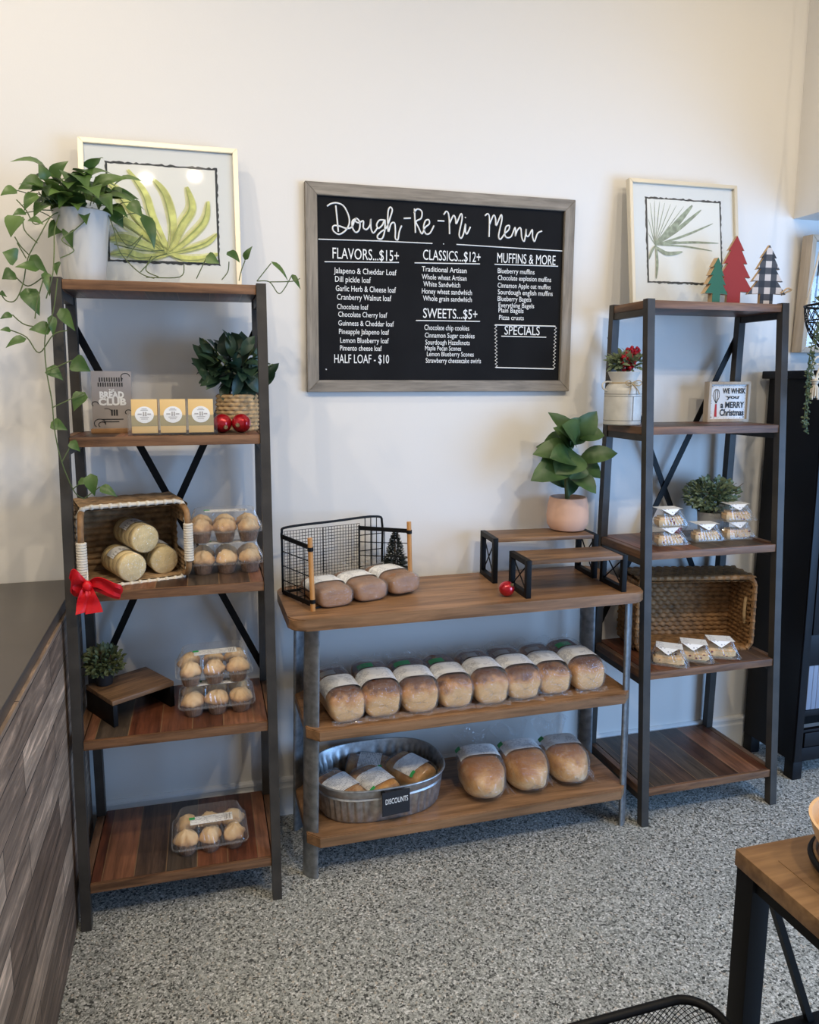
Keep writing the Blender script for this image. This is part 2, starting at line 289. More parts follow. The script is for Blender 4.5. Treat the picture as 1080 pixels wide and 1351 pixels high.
# ------------------------------------------------------------------ mesh helpers
def rot(a, ax='Z'): return Matrix.Rotation(a, 4, ax)
def tr(x, y, z): return Matrix.Translation((x, y, z))
class B:
    def __init__(s): s.bm = bmesh.new()
    def raw(s, vs, fs, X=None, mi=0):
        v = [s.bm.verts.new(X @ Vector(p) if X else p) for p in vs]
        for f in fs:
            try:
                q = s.bm.faces.new([v[i] for i in f]); q.material_index = mi
            except ValueError: pass
        return v
    def box(s, lo, hi, bev=0, X=None, mi=0):
        t = bmesh.new(); bmesh.ops.create_cube(t, size=1)
        for v in t.verts: v.co = Vector([lo[i]+(hi[i]-lo[i])*(v.co[i]+.5) for i in range(3)])
        if bev: bmesh.ops.bevel(t, geom=t.edges[:], offset=bev, segments=2, affect='EDGES', profile=.6)
        s.merge(t, X, mi); return s
    def merge(s, t, X=None, mi=0):
        t.verts.index_update()
        s.raw([v.co.copy() for v in t.verts], [[v.index for v in f.verts] for f in t.faces], X, mi); t.free()
    def hull(s, a, b, X=None):
        """two quads joined into a six-sided solid (leaning posts)"""
        s.raw(list(a)+list(b), [(3, 2, 1, 0), (4, 5, 6, 7), (0, 1, 5, 4), (1, 2, 6, 5), (2, 3, 7, 6), (3, 0, 4, 7)], X); return s
    def prism(s, pts, y0, y1, X=None, mi=0, side=None, bev=0):
        """outline in XZ pushed from y0 to y1"""
        n = len(pts); t = bmesh.new()
        a = [t.verts.new((p[0], y0, p[1])) for p in pts]; b = [t.verts.new((p[0], y1, p[1])) for p in pts]
        t.faces.new(a); t.faces.new(b[::-1])
        for i in range(n): t.faces.new((a[i], b[i], b[(i+1) % n], a[(i+1) % n]))
        bmesh.ops.recalc_face_normals(t, faces=t.faces[:])
        if bev: bmesh.ops.bevel(t, geom=t.edges[:], offset=bev, segments=2, affect='EDGES')
        t.verts.index_update(); t.faces.ensure_lookup_table()
        fs = [([v.index for v in f.verts], abs(f.normal.y)) for f in t.faces]
        v = [s.bm.verts.new(X @ q.co if X else q.co) for q in t.verts]
        for f, ny in fs:
            q = s.bm.faces.new([v[i] for i in f]); q.material_index = mi if ny > .5 or side is None else side
        t.free(); return s
    def slab(s, pts, z0, z1, bev=0, X=None):
        n = len(pts); t = bmesh.new()
        a = [t.verts.new((p[0], p[1], z0)) for p in pts]; b = [t.verts.new((p[0], p[1], z1)) for p in pts]
        t.faces.new(a[::-1]); t.faces.new(b)
        for i in range(n): t.faces.new((a[i], a[(i+1) % n], b[(i+1) % n], b[i]))
        if bev:
            e = [q for q in t.edges if abs(q.verts[0].co.z-q.verts[1].co.z) < 1e-6]
            bmesh.ops.bevel(t, geom=e, offset=bev, segments=2, affect='EDGES')
        s.merge(t, X); return s
    def tube(s, pts, r, seg=8, closed=False, X=None, flat=1.0, mi=0):
        pts = [Vector(p) for p in pts]; n = len(pts); rs = r if isinstance(r, (list, tuple)) else [r]*n
        vs = []; fs = []; nrm = None
        for i, p in enumerate(pts):
            if closed: d = pts[(i+1) % n]-pts[i-1]
            else: d = pts[min(i+1, n-1)]-pts[max(i-1, 0)]
            if d.length < 1e-9: d = Vector((0, 0, 1))
            d.normalize()
            if nrm is None:
                nrm = Vector((0, 0, 1)) if abs(d.z) < .9 else Vector((1, 0, 0))
            nrm = (nrm-d*nrm.dot(d)); nrm = nrm.normalized() if nrm.length > 1e-6 else d.orthogonal().normalized()
            bn = d.cross(nrm)
            for k in range(seg):
                a = 2*PI*k/seg; vs.append(p+nrm*math.cos(a)*rs[i]*flat+bn*math.sin(a)*rs[i])
        for i in range(n if closed else n-1):
            j = (i+1) % n
            for k in range(seg):
                l = (k+1) % seg; fs.append((i*seg+k, i*seg+l, j*seg+l, j*seg+k))
        if not closed: fs += [tuple(range(seg))[::-1], tuple((n-1)*seg+k for k in range(seg))]
        s.raw(vs, fs, X, mi); return s
    def lathe(s, prof, seg=28, c=(0, 0, 0), sx=1, sy=1, X=None, cap=True, fn=None):
        vs = []; fs = []
        for i, (r, z) in enumerate(prof):
            for k in range(seg):
                a = 2*PI*k/seg; q = r*(fn(a, i) if fn else 1)
                vs.append((c[0]+q*math.cos(a)*sx, c[1]+q*math.sin(a)*sy, c[2]+z))
        for i in range(len(prof)-1):
            for k in range(seg):
                l = (k+1) % seg; fs.append((i*seg+k, i*seg+l, (i+1)*seg+l, (i+1)*seg+k))
        if cap: fs += [tuple(range(seg))[::-1], tuple((len(prof)-1)*seg+k for k in range(seg))]
        s.raw(vs, fs, X); return s
    def grid(s, fn, nu, nv, cu=False, cv=False, X=None, mi=0):
        vs = [fn(i/(nu if cu else nu-1), j/(nv if cv else nv-1)) for i in range(nu) for j in range(nv)]
        fs = []
        for i in range(nu if cu else nu-1):
            for j in range(nv if cv else nv-1):
                a, b = (i+1) % nu, (j+1) % nv; fs.append((i*nv+j, a*nv+j, a*nv+b, i*nv+b))
        s.raw(vs, fs, X, mi); return s
    def ball(s, c, r, u=16, v=10, sc=(1, 1, 1), X=None):
        t = bmesh.new(); bmesh.ops.create_uvsphere(t, u_segments=u, v_segments=v, radius=r)
        for q in t.verts: q.co = Vector((q.co.x*sc[0]+c[0], q.co.y*sc[1]+c[1], q.co.z*sc[2]+c[2]))
        s.merge(t, X); return s
    def leaf(s, a, b, w, n=(0, -.6, .8), kind='heart', fold=.22, bend=.12, nu=6):
        a, b, n = Vector(a), Vector(b), Vector(n); ax = b-a; ln = ax.length
        if ln < 1e-6: return s
        t = ax/ln; n = n-t*n.dot(t)
        n = n.normalized() if n.length > 1e-4 else t.orthogonal().normalized()
        sd = n.cross(t); vs = []; fs = []
        for i in range(nu):
            u = i/(nu-1)
            f = {'heart': math.sin(PI*min(1, max(0, u))**.55), 'oval': math.sin(PI*u)**.7, 'lance': math.sin(PI*u**.8)**1.2}[kind] if 0 < u < 1 else .02
            c = a+ax*u+n*(bend*ln*math.sin(PI*u)-bend*ln*u*u)
            for v in (-1, -.5, 0, .5, 1): vs.append(c+sd*(w*.5*f*v)+n*(fold*w*.5*abs(v)*f))
        for i in range(nu-1):
            for j in range(4): fs.append((i*5+j, i*5+j+1, i*5+j+6, i*5+j+5))
        s.raw(vs, fs); return s
def obj(name, b, mat, parent=None, smooth=40, label=None, recalc=True):
    bm = b.bm
    if recalc: bmesh.ops.recalc_face_normals(bm, faces=bm.faces[:])
    me = bpy.data.meshes.new(name)
    for f in bm.faces: f.smooth = bool(smooth)
    if smooth:
        lim = math.radians(smooth)
        for e in bm.edges:
            if len(e.link_faces) == 2 and e.calc_face_angle(0) > lim: e.smooth = False
    bm.to_mesh(me); bm.free()
    for q in (mat if isinstance(mat, (list, tuple)) else [mat]): me.materials.append(q)
    o = bpy.data.objects.new(name, me); COL.objects.link(o)
    if parent: o.parent = parent
    if label: o['label'] = label
    return o
def tag(o, label, cat, group=None):
    o['label'] = label; o['category'] = cat
    if group: o['group'] = group
    return o
def thing(name, label, cat, loc=(0, 0, 0), rz=0, group=None):
    o = bpy.data.objects.new(name, None); COL.objects.link(o); o.empty_display_size = .05
    o.location = loc; o.rotation_euler = (0, 0, rz)
    return tag(o, label, cat, group)
def struct(name, b, mat, smooth=0):
    o = obj(name, b, mat, None, smooth); o['kind'] = 'structure'; return o
def copy_tree(o, parent=None):
    c = o.copy(); COL.objects.link(c)
    if parent: c.parent = parent
    for ch in list(o.children): copy_tree(ch, c)
    return c
def dup(root, label, loc, rz=0, scale=None):
    c = copy_tree(root); c.location = loc; c.rotation_euler = (0, 0, rz); c['label'] = label
    if scale: c.scale = scale
    return c
def text_part(name, body, x0, x1, z0, h, y, mat, parent, font_shear=0, bold=0):
    """lettering standing in the XZ plane, facing -y, fitted into x0..x1 with cap height h"""
    cu = bpy.data.curves.new('lettering', 'FONT'); cu.body = body; cu.size = 1; cu.shear = font_shear; cu.offset = bold; cu.resolution_u = 3
    t = bpy.data.objects.new('lettering', cu); COL.objects.link(t)
    dg = bpy.context.evaluated_depsgraph_get(); me = bpy.data.meshes.new_from_object(t.evaluated_get(dg))
    bpy.data.objects.remove(t); bpy.data.curves.remove(cu)
    xs = [v.co.x for v in me.vertices]; lo, hi = min(xs), max(xs); k = (x1-x0)/(hi-lo)
    for v in me.vertices: v.co = (x0+(v.co.x-lo)*k, y, z0+v.co.y*h/.70)
    me.name = name; me.materials.clear(); me.materials.append(mat)
    o = bpy.data.objects.new(name, me); COL.objects.link(o); o.parent = parent
    return o
def rrect(x0, y0, x1, y1, r, n=6):
    p = []
    for cx, cy, a in ((x1-r, y1-r, 0), (x0+r, y1-r, 90), (x0+r, y0+r, 180), (x1-r, y0+r, 270)):
        for i in range(n+1):
            q = math.radians(a+90*i/n); p.append((cx+r*math.cos(q), cy+r*math.sin(q)))
    return p
def smooth_path(pts, k=6):
    pts = [Vector(p) for p in pts]; out = []
    for i in range(len(pts)-1):
        p0, p1, p2, p3 = pts[max(i-1, 0)], pts[i], pts[i+1], pts[min(i+2, len(pts)-1)]
        for j in range(k):
            t = j/k; out.append(.5*((2*p1)+(p2-p0)*t+(2*p0-5*p1+4*p2-p3)*t*t+(3*p1-p0-3*p2+p3)*t**3))
    return out+[pts[-1]]
def bush(b, n, c, rad, ln, wd, seed, kind='oval', up=.35, fill=.45):
    R = random.Random(seed)
    for _ in range(n):
        d = Vector((R.gauss(0, 1), R.gauss(0, 1), R.gauss(0, 1))).normalized()
        k = fill+(1-fill)*R.random()**.6
        p = Vector((c[0]+d.x*rad[0]*k, c[1]+d.y*rad[1]*k, c[2]+d.z*rad[2]*k))
        dd = (d+Vector((R.uniform(-.6, .6), R.uniform(-.6, .6), up+R.uniform(-.4, .5)))).normalized()
        l = ln*R.uniform(.7, 1.25)
        b.leaf(p-dd*l*.5, p+dd*l*.5, wd*R.uniform(.75, 1.2), (R.uniform(-.5, .5), -.5, .8), kind, .2, .1, 5)

# ------------------------------------------------------------------ the setting
struct('floor', B().box((-1.6, -5.2, -.05), (5.4, .12, 0)), M['floor'])
struct('wall_back', B().box((-1.6, 0, 0), (5.4, .12, 3.6)), M['wall'])
struct('ceiling', B().box((-1.6, -5.2, 3.6), (5.4, .12, 3.7)), M['ceiling'])
struct('wall_left', B().box((-1.72, -5.2, 0), (-1.6, .12, 3.6)), M['wall'])
struct('wall_right', B().box((5.4, -5.2, 0), (5.52, .12, 3.6)), M['wall'])
struct('wall_right_header', B().box((3.095, -3.4, 2.19), (3.30, 0, 3.6)), M['wall'])
bb = [(0, 0), (-.017, 0), (-.017, .105), (-.013, .112), (-.013, .125), (-.017, .128), (-.015, .136), (-.006, .141), (0, .141)]
b = B(); n = len(bb)
b.raw([(-1.6, y, z) for y, z in bb]+[(5.4, y, z) for y, z in bb], [tuple(range(n)), tuple(range(2*n-1, n-1, -1))]+[(i, (i+1) % n, n+(i+1) % n, n+i) for i in range(n)])
struct('baseboard_back', b, M['trim'])

# ------------------------------------------------------------------ counter on the left
ct = thing('service_counter', 'service counter faced with reclaimed boards and topped in dark stone', 'counter', (-.2, -1.4, 0))
X = tr(.2, 1.4, 0)
obj('counter_face', B().box((.395, -2.9, 0), (.412, -.03, .894), X=X), M['cladding'], ct, 0)
obj('cabinet_body', B().box((-1.2, -2.9, 0), (.3945, -.02, .895), X=X), M['black_wood'], ct, 0)
obj('countertop', B().box((-1.2, -2.9, .8955), (.4055, -.022, .927), .004, X=X), M['counter_top'], ct)

# ------------------------------------------------------------------ the two tall shelving units
SW, SD, SH, SDF, SDB, ST = .569, .3865, 1.83, .1173, .0369, .0275
TIERS = [1.826, 1.403, .974, .553, .134]
def shelf_front(z): return -SD+SDF*z/SH
def shelf_back(z): return -SDB*z/SH
def shelf_unit(label, loc, rz):
    s = thing('shelving_unit', label, 'shelf', loc, rz, 'tall steel and plank shelving units')
    for x in (0, SW-ST):
        for fr in (1, 0):
            def q(z):
                y = shelf_front(z) if fr else shelf_back(z)-ST
                return [(x, y, z), (x+ST, y, z), (x+ST, y+ST, z), (x, y+ST, z)]
            obj('leg', B().hull(q(0), q(SH)), M['steel'], s, 0)
    for z in TIERS:
        yf, yb = shelf_front(z)+.003, shelf_back(z)
        bd = obj('shelf_board', B().box((ST+.001, yf+.011, z-.026), (SW-ST-.001, yb-.001, z), .0015), M['planks'], s)
        obj('edge_strip', B().box((ST+.001, yf, z-.027), (SW-ST-.001, yf+.0105, z-.0005), .001), M['plank_edge'], bd)
        for x in (.004, SW-ST+.004):
            obj('side_rail', B().box((x, yf+ST, z-.050), (x+ST-.008, yb-ST, z-.0275)), M['steel'], s, 0)
            obj('end_strip', B().box((x-.002, yf+ST-.002, z-.027), (x+ST-.006, yb-ST-.001, z-.0004), .001), M['plank_end'], bd)
    for a, c in (((ST*.5, 1.72), (SW-ST*.5, .58)), ((SW-ST*.5, 1.72), (ST*.5, .58))):
        d = Vector((c[0]-a[0], 0, c[1]-a[1])).normalized(); pn = Vector((-d.z, 0, d.x))*.011
        k = .006 if a[0] < c[0] else .0005
        va = Vector((a[0], shelf_back(a[1])+k, a[1])); vc = Vector((c[0], shelf_back(c[1])+k, c[1])); th = Vector((0, .004, 0))
        obj('cross_brace', B().hull([va-pn, va+pn, va+pn+th, va-pn+th], [vc-pn, vc+pn, vc+pn+th, vc-pn+th]), M['black'], s, 0)
    return s
unit_a = shelf_unit('tall five-tier plank shelf beside the service counter, pothos on top', (.4317, -.049, 0), -.0163)
unit_b = dup(unit_a, 'tall five-tier plank shelf beside the black cabinet, three wooden trees on top', (2.2613, -.0219, 0), -.0014)

# ------------------------------------------------------------------ the low table between them
TT = .861
tb = thing('bread_table', 'low wooden bread table with galvanized legs and two lower shelves', 'table', (1.635, -.235, 0))
X = tr(-1.635, .235, 0)
obj('tabletop', B().slab(rrect(1.035, -.418, 2.235, -.045, .05), TT-.036, TT, .004, X), M['table_wood'], tb)
for sx, sy, x0, x1 in ((-1, -1, 1.094, 1.109), (1, -1, 2.211, 2.197), (-1, 1, 1.094, 1.109), (1, 1, 2.211, 2.197)):
    y0 = -.362 if sy < 0 else -.100
    a = PI/4 if sx*sy < 0 else -PI/4      # each leg is a flattened pipe set across its corner
    ring = lambda cx, cy, z: [(cx+.029*math.cos(t)*math.cos(a)-.0105*math.sin(t)*math.sin(a), cy+.029*math.cos(t)*math.sin(a)+.0105*math.sin(t)*math.cos(a), z) for t in [2*PI*k/20 for k in range(20)]]
    vs = ring(x0, y0, 0)+ring(x1, y0, TT-.0365)
    fs = [(k, (k+1) % 20, 20+(k+1) % 20, 20+k) for k in range(20)]+[tuple(range(20))[::-1], tuple(range(20, 40))]
    b = B(); b.raw(vs, fs, X); obj('leg', b, M['galv_leg'], tb)
for z, th, xa, xb in ((.505, .034, 1.085, 2.204), (.157, .036, 1.083, 2.206)):
    c = .036; y0, y1 = -.412, -.052
    pl = [(xa+c, y0), (xb-c, y0), (xb, y0+c), (xb, y1-c), (xb-c, y1), (xa+c, y1), (xa, y1-c), (xa, y0+c)]
    obj('lower_shelf', B().slab(pl, z-th, z, .003, X), M['table_wood'], tb)

# ------------------------------------------------------------------ menu board
mb = thing('menu_board', 'large chalkboard menu in a weathered grey wood frame hung on the wall', 'chalkboard', (1.645, 0, 1.858))
X = tr(-1.645, 0, -1.858)
x0, x1, z0, z1, fw = 1.158, 2.1315, 1.5195, 2.198, .040
for nm, q, mt in (('frame_rail', [(x0, z1), (x1, z1), (x1-fw, z1-fw), (x0+fw, z1-fw)], 'frame_grey'), ('frame_rail', [(x0, z0), (x0+fw, z0+fw), (x1-fw, z0+fw), (x1, z0)], 'frame_grey'),
                  ('frame_stile', [(x0, z0), (x0, z1), (x0+fw, z1-fw), (x0+fw, z0+fw)], 'frame_grey_v'), ('frame_stile', [(x1, z0), (x1-fw, z0+fw), (x1-fw, z1-fw), (x1, z1)], 'frame_grey_v')):
    obj(nm, B().prism(q, -.022, -.002, X, bev=.0015), M[mt], mb)
obj('chalk_panel', B().box((x0+fw-.003, -.0115, z0+fw-.003), (x1-fw+.003, -.003, z1-fw+.003), X=X), M['chalkboard'], mb, 0)
CHALK=[
 ('FLAVORS...$15+',1.249,1.478,1.956,0.0385),
 ('Jalapeno & Cheddar Loaf',1.253,1.470,1.913,0.0190),
 ('Dill pickle loaf',1.257,1.380,1.885,0.0190),
 ('Garlic Herb & Cheese loaf',1.259,1.468,1.855,0.0191),
 ('Cranberry Walnut loaf',1.263,1.452,1.827,0.0192),
 ('Chocolate loaf',1.263,1.371,1.796,0.0175),
 ('Chocolate Cherry loaf',1.267,1.437,1.771,0.0175),
 ('Guinness & Cheddar loaf',1.267,1.461,1.742,0.0176),
 ('Pineapple Jalapeno loaf',1.269,1.444,1.714,0.0177),
 ('Lemon Blueberry loaf',1.273,1.443,1.685,0.0177),
 ('Pimento cheese loaf',1.272,1.418,1.659,0.0178),
 ('HALF LOAF - $10',1.252,1.444,1.613,0.0321),
 ('CLASSICS...$12+',1.564,1.775,1.965,0.0371),
 ('Traditional Artisan',1.560,1.724,1.930,0.0178),
 ('Whole wheat Artisan',1.560,1.724,1.904,0.0178),
 ('White Sandwhich',1.566,1.701,1.880,0.0179),
 ('Honey wheat sandwhich',1.561,1.745,1.856,0.0179),
 ('Whole grain sandwhich',1.565,1.745,1.832,0.0180),
 ('SWEETS...$5+',1.566,1.767,1.770,0.0361),
 ('Chocolate chip cookies',1.571,1.737,1.733,0.0182),
 ('Cinnamon Sugar cookies',1.573,1.758,1.707,0.0173),
 ('Sourdough Hazelknots',1.575,1.740,1.683,0.0174),
 ('Maple Pecan Scones',1.574,1.708,1.663,0.0165),
 ('Lemon Blueberry Scones',1.581,1.756,1.643,0.0165),
 ('Strawberry cheesecake swirls',1.577,1.784,1.620,0.0175),
 ('MUFFINS & MORE',1.838,2.064,1.967,0.0363),
 ('Blueberry muffins',1.841,1.983,1.935,0.0173),
 ('Chocolate explosion muffins',1.842,2.049,1.911,0.0174),
 ('Cinnamon Apple oat muffins',1.842,2.048,1.885,0.0174),
 ('Sourdough english muffins',1.843,2.057,1.862,0.0175),
 ('Blueberry Bagels',1.843,1.973,1.839,0.0175),
 ('Everything Bagels',1.847,1.985,1.817,0.0167),
 ('Plain Bagels',1.847,1.944,1.799,0.0167),
 ('Pizza crusts',1.850,1.946,1.774,0.0167),
 ('SPECIALS',1.872,2.010,1.718,0.0337),
]
TITLE=[
 [(1.261,2.129),(1.265,2.089),(1.269,2.046)],
 [(1.232,2.125),(1.246,2.134),(1.266,2.137),(1.288,2.128),(1.304,2.099),(1.306,2.074),(1.294,2.052),(1.272,2.038),(1.254,2.046),(1.250,2.058),(1.256,2.065),(1.274,2.064),(1.297,2.058),(1.315,2.064),(1.324,2.086)],
 [(1.331,2.092),(1.317,2.083),(1.317,2.062),(1.328,2.047),(1.340,2.056),(1.342,2.080),(1.331,2.092),(1.326,2.084),(1.338,2.078),(1.354,2.085),(1.354,2.064),(1.365,2.058),(1.377,2.073),(1.380,2.093),(1.380,2.065),(1.388,2.048),(1.402,2.064)],
 [(1.425,2.092),(1.409,2.090),(1.400,2.075),(1.406,2.064),(1.420,2.076),(1.428,2.093),(1.428,2.059),(1.420,2.033),(1.406,2.030),(1.403,2.040),(1.416,2.054),(1.434,2.068),(1.449,2.107),(1.454,2.127),(1.446,2.134),(1.439,2.115),(1.440,2.055),(1.450,2.081),(1.462,2.084),(1.465,2.061),(1.465,2.035),(1.474,2.031),(1.479,2.057),(1.487,2.077)],
 [(1.494,2.101),(1.519,2.103)],
 [(1.532,2.135),(1.534,2.095),(1.536,2.056)],
 [(1.530,2.120),(1.542,2.134),(1.558,2.127),(1.556,2.105),(1.538,2.093),(1.547,2.074),(1.559,2.054),(1.570,2.075),(1.585,2.088),(1.583,2.101),(1.571,2.097),(1.565,2.075),(1.573,2.055),(1.588,2.058),(1.602,2.083)],
 [(1.615,2.100),(1.639,2.100)],
 [(1.637,2.121),(1.645,2.132),(1.653,2.127),(1.657,2.106),(1.659,2.058)],
 [(1.658,2.092),(1.672,2.120),(1.680,2.110),(1.683,2.093),(1.699,2.127),(1.704,2.112),(1.694,2.061),(1.701,2.046),(1.710,2.062),(1.717,2.095),(1.717,2.071),(1.723,2.062),(1.735,2.086)],
 [(1.715,2.115),(1.717,2.117)],
 [(1.788,2.126),(1.799,2.133),(1.805,2.118),(1.805,2.056)],
 [(1.805,2.095),(1.820,2.129),(1.828,2.119),(1.831,2.095),(1.848,2.132),(1.852,2.116),(1.841,2.064),(1.848,2.050),(1.864,2.070),(1.879,2.084),(1.881,2.098),(1.868,2.093),(1.864,2.069),(1.872,2.057),(1.889,2.062),(1.903,2.093),(1.905,2.063)],
 [(1.905,2.064),(1.912,2.084),(1.924,2.092),(1.930,2.058),(1.940,2.049),(1.946,2.090),(1.946,2.070),(1.955,2.066),(1.969,2.089),(1.971,2.064),(1.979,2.049),(1.990,2.077),(2.007,2.086)],
]
RULES=[
 [(1.202,2.019),(1.397,2.023),(1.597,2.024)],
 [(1.636,2.024),(1.639,2.025)],
 [(1.685,2.025),(1.883,2.023),(2.089,2.021)],
 [(1.222,1.948),(1.478,1.956)],
 [(1.534,1.957),(1.773,1.963)],
 [(1.828,1.964),(2.074,1.967)],
 [(1.540,1.764),(1.777,1.766)],
 [(1.860,1.716),(2.036,1.715)],
 [(1.222,1.597),(1.225,1.594)],
]
BOXC= [(1.836, 1.755), (2.071, 1.755), (2.07, 1.601), (1.842, 1.605)]

YC = -.0128
for body, a, c, z, h in CHALK:
    big = h > .026
    o = text_part('chalk_heading' if big else 'chalk_list_line', body, a-1.645, c-1.645, z-1.858+(.004 if big else 0), h*(.92 if big else .98), YC, M['chalk'], mb, 0, .002 if big else .004)
for st in TITLE: obj('chalk_title_stroke', B().tube([(p.x, YC, p.y) for p in smooth_path([Vector((q[0], q[1], 0)) for q in st], 5)], .0027, 6, X=X), M['chalk'], mb)
for st in RULES: obj('chalk_rule', B().tube([(p[0], YC, p[1]) for p in st], .0019, 6, X=X), M['chalk'], mb)
b = B(); q = [(p[0], YC, p[1]) for p in BOXC]
b.tube([q[0], q[1]], .0022, 6, X=X); b.tube([q[3], q[2]], .0022, 6, X=X)
for s, e in ((q[0], q[3]), (q[1], q[2])):
    b.tube([(s[0]+(e[0]-s[0])*i/24+(.006 if i % 2 else -.003), YC, s[2]+(e[2]-s[2])*i/24) for i in range(25)], .0016, 5, X=X)
obj('chalk_box', b, M['chalk'], mb)

# ------------------------------------------------------------------ framed prints
def framed_print(name, label, loc, rz, tilt, w, h, fw, dp, mat_frame, art, parts_fn):
    """stands or hangs: local origin at the middle of the lower back edge, tilt leans the top backwards"""
    t = thing(name, label, 'picture', loc, rz); t.rotation_euler = (tilt, 0, rz)
    for q in ([(-w/2, 0), (-w/2, h), (-w/2+fw, h-fw), (-w/2+fw, fw)], [(w/2, 0), (w/2-fw, fw), (w/2-fw, h-fw), (w/2, h)],
              [(-w/2, h), (w/2, h), (w/2-fw, h-fw), (-w/2+fw, h-fw)], [(-w/2, 0), (-w/2+fw, fw), (w/2-fw, fw), (w/2, 0)]):
        obj('frame_side', B().prism(q, -dp, 0, bev=.0012), mat_frame, t)
    obj('mat_board', B().box((-w/2+fw-.002, -dp*.55, fw-.002), (w/2-fw+.002, -.001, h-fw+.002)), M['mat'], t, 0)
    ax0, az0, ax1, az1 = art; R = random.Random(5); y = -dp*.55-.001
    pts = []
    for i in range(40): pts.append((ax0+(ax1-ax0)*i/40, az0+R.uniform(-.002, .003)))
    for i in range(40): pts.append((ax1+R.uniform(-.002, .002), az0+(az1-az0)*i/40))
    for i in range(40): pts.append((ax1+(ax0-ax1)*i/40, az1+R.uniform(-.003, .002)))
    for i in range(40): pts.append((ax0+R.uniform(-.002, .002), az1+(az0-az1)*i/40))
    obj('print_border', B().prism(pts, y, y+.0008), M['art_dark'], t, 0)
    e = .007; pts = [(p[0]+(e if p[0] < (ax0+ax1)/2 else -e)*min(1, abs(p[0]-(ax0+ax1)/2)/(ax1-ax0)*2.4), p[1]+(e if p[1] < (az0+az1)/2 else -e)*min(1, abs(p[1]-(az0+az1)/2)/(az1-az0)*2.4)) for p in pts]
    ap = obj('print_paper', B().prism([(ax0+e, az0+e)]+[(ax0+e+(ax1-ax0-2*e)*i/30, az0+e+R.uniform(-.001, .002)) for i in range(1, 30)]+[(ax1-e, az0+e), (ax1-e, az1-e)]+[(ax1-e-(ax1-ax0-2*e)*i/30, az1-e-R.uniform(-.001, .002)) for i in range(1, 30)]+[(ax0+e, az1-e)], y-.0008, y), M['paper'], t, 0)
    parts_fn(t, ap, y-.001, (ax0+e, az0+e, ax1-e, az1-e))
    obj('glass_pane', B().box((-w/2+fw-.001, -dp*.86, fw-.001), (w/2-fw+.001, -dp*.86+.001, h-fw+.001)), M['glass'], t, 0)
    return t
def blade(b, path, wid, y, clip):
    """a tapering painted stroke lying on the paper"""
    P = smooth_path([Vector((p[0], p[1], 0)) for p in path], 6); n = len(P); vs = []
    for i, p in enumerate(P):
        d = (P[min(i+1, n-1)]-P[max(i-1, 0)]).normalized(); s = Vector((-d.y, d.x, 0))
        u = i/(n-1); f = wid*(.12+.88*math.sin(PI*min(1, u*.93+.04))**.8)
        for k in (-1, 1):
            q = p+s*f*.5*k; vs.append((min(max(q.x, clip[0]), clip[2]), y, min(max(q.y, clip[1]), clip[3])))
    b.raw(vs, [(2*i, 2*i+1, 2*i+3, 2*i+2) for i in range(n-1)])
def art_banana(t, ap, y, cl):
    W, H = cl[2]-cl[0], cl[3]-cl[1]
    P = lambda u, v: (cl[0]+W*u, cl[1]+H*(1-v))
    o = (.55, .92)
    S = [([o, (.58, .6), (.52, .3), (.40, .13)], .085), ([o, (.66, .62), (.76, .42), (.72, .20)], .10), ([o, (.72, .75), (.88, .55), (.92, .34)], .085), ([o, (.75, .85), (.90, .78), (1.0, .68)], .07),
         ([o, (.40, .55), (.33, .30), (.18, .06)], .075), ([o, (.30, .62), (.12, .35), (0, .20)], .12), ([o, (.30, .72), (.10, .58), (0, .54)], .10), ([o, (.3, .84), (.12, .78), (0, .80)], .12), ([o, (.3, .97), (.15, .93), (0, .95)], .10), ([o, (.7, .97), (.85, .96), (1, .90)], .09)]
    b1, b2, b3 = B(), B(), B()
    for i, (path, w) in enumerate(S):
        blade(b1, [P(*p) for p in path], w*W*1.25, y-.0002*i, cl); blade(b2, [P(p[0]+.012, p[1]) for p in path], w*W*.75, y-.003-.0002*i, cl)
        blade(b3, [P(p[0]-.035*(1-k/3.5), p[1]+.01) for k, p in enumerate(path)], .010*W, y-.0056, cl)
    obj('painted_wash', b1, M['art_pale'], t, 0); obj('painted_leaf', b2, M['art_lime'], t, 0); obj('painted_outline', b3, M['art_olive'], t, 0)
def art_palm(t, ap, y, cl):
    W, H = cl[2]-cl[0], cl[3]-cl[1]
    P = lambda u, v: (cl[0]+W*u, cl[1]+H*(1-v))
    o = (.09, .56); b = B(); b2 = B()
    for i, (p, w) in enumerate([((.62, .05), .075), ((.74, .10), .05), ((.90, .26), .028), ((.97, .50), .03), ((.88, .60), .022), ((.55, .52), .03)]):
        m = ((o[0]+p[0])/2, (o[1]+p[1])/2+(.02 if i < 3 else -.02)); blade(b, [P(*o), P(*m), P(*p)], w*W, y-.0002*i, cl)
    blade(b, [P(.09, .58), P(.25, .66), P(.46, .63)], .05*W, y-.002, cl); blade(b, [P(.10, .56), P(.11, .78), P(.09, .97)], .035*W, y-.0022, cl)
    blade(b, [P(.09, .57), P(.04, .64), P(.0, .74)], .03*W, y-.0024, cl)
    for p in ((.04, .05), (.10, .02), (.17, .03), (.24, .04), (.32, .05), (.40, .06), (.50, .07), (.01, .25), (.0, .42)): blade(b2, [P(*o), P((o[0]+p[0])/2, (o[1]+p[1])/2), P(*p)], .010*W, y-.0005, cl)
    obj('painted_palm_frond', b, M['art_grey'], t, 0); obj('painted_palm_line', b2, M['art_grey'], t, 0)
framed_print('framed_print', 'pale gold framed print of lime green curving leaves, leaning behind the pothos', (.712, -.105, 1.8275), -.01, -.150, .462, .442, .015, .020, M['gold'], (-.158, .078, .168, .380), art_banana)
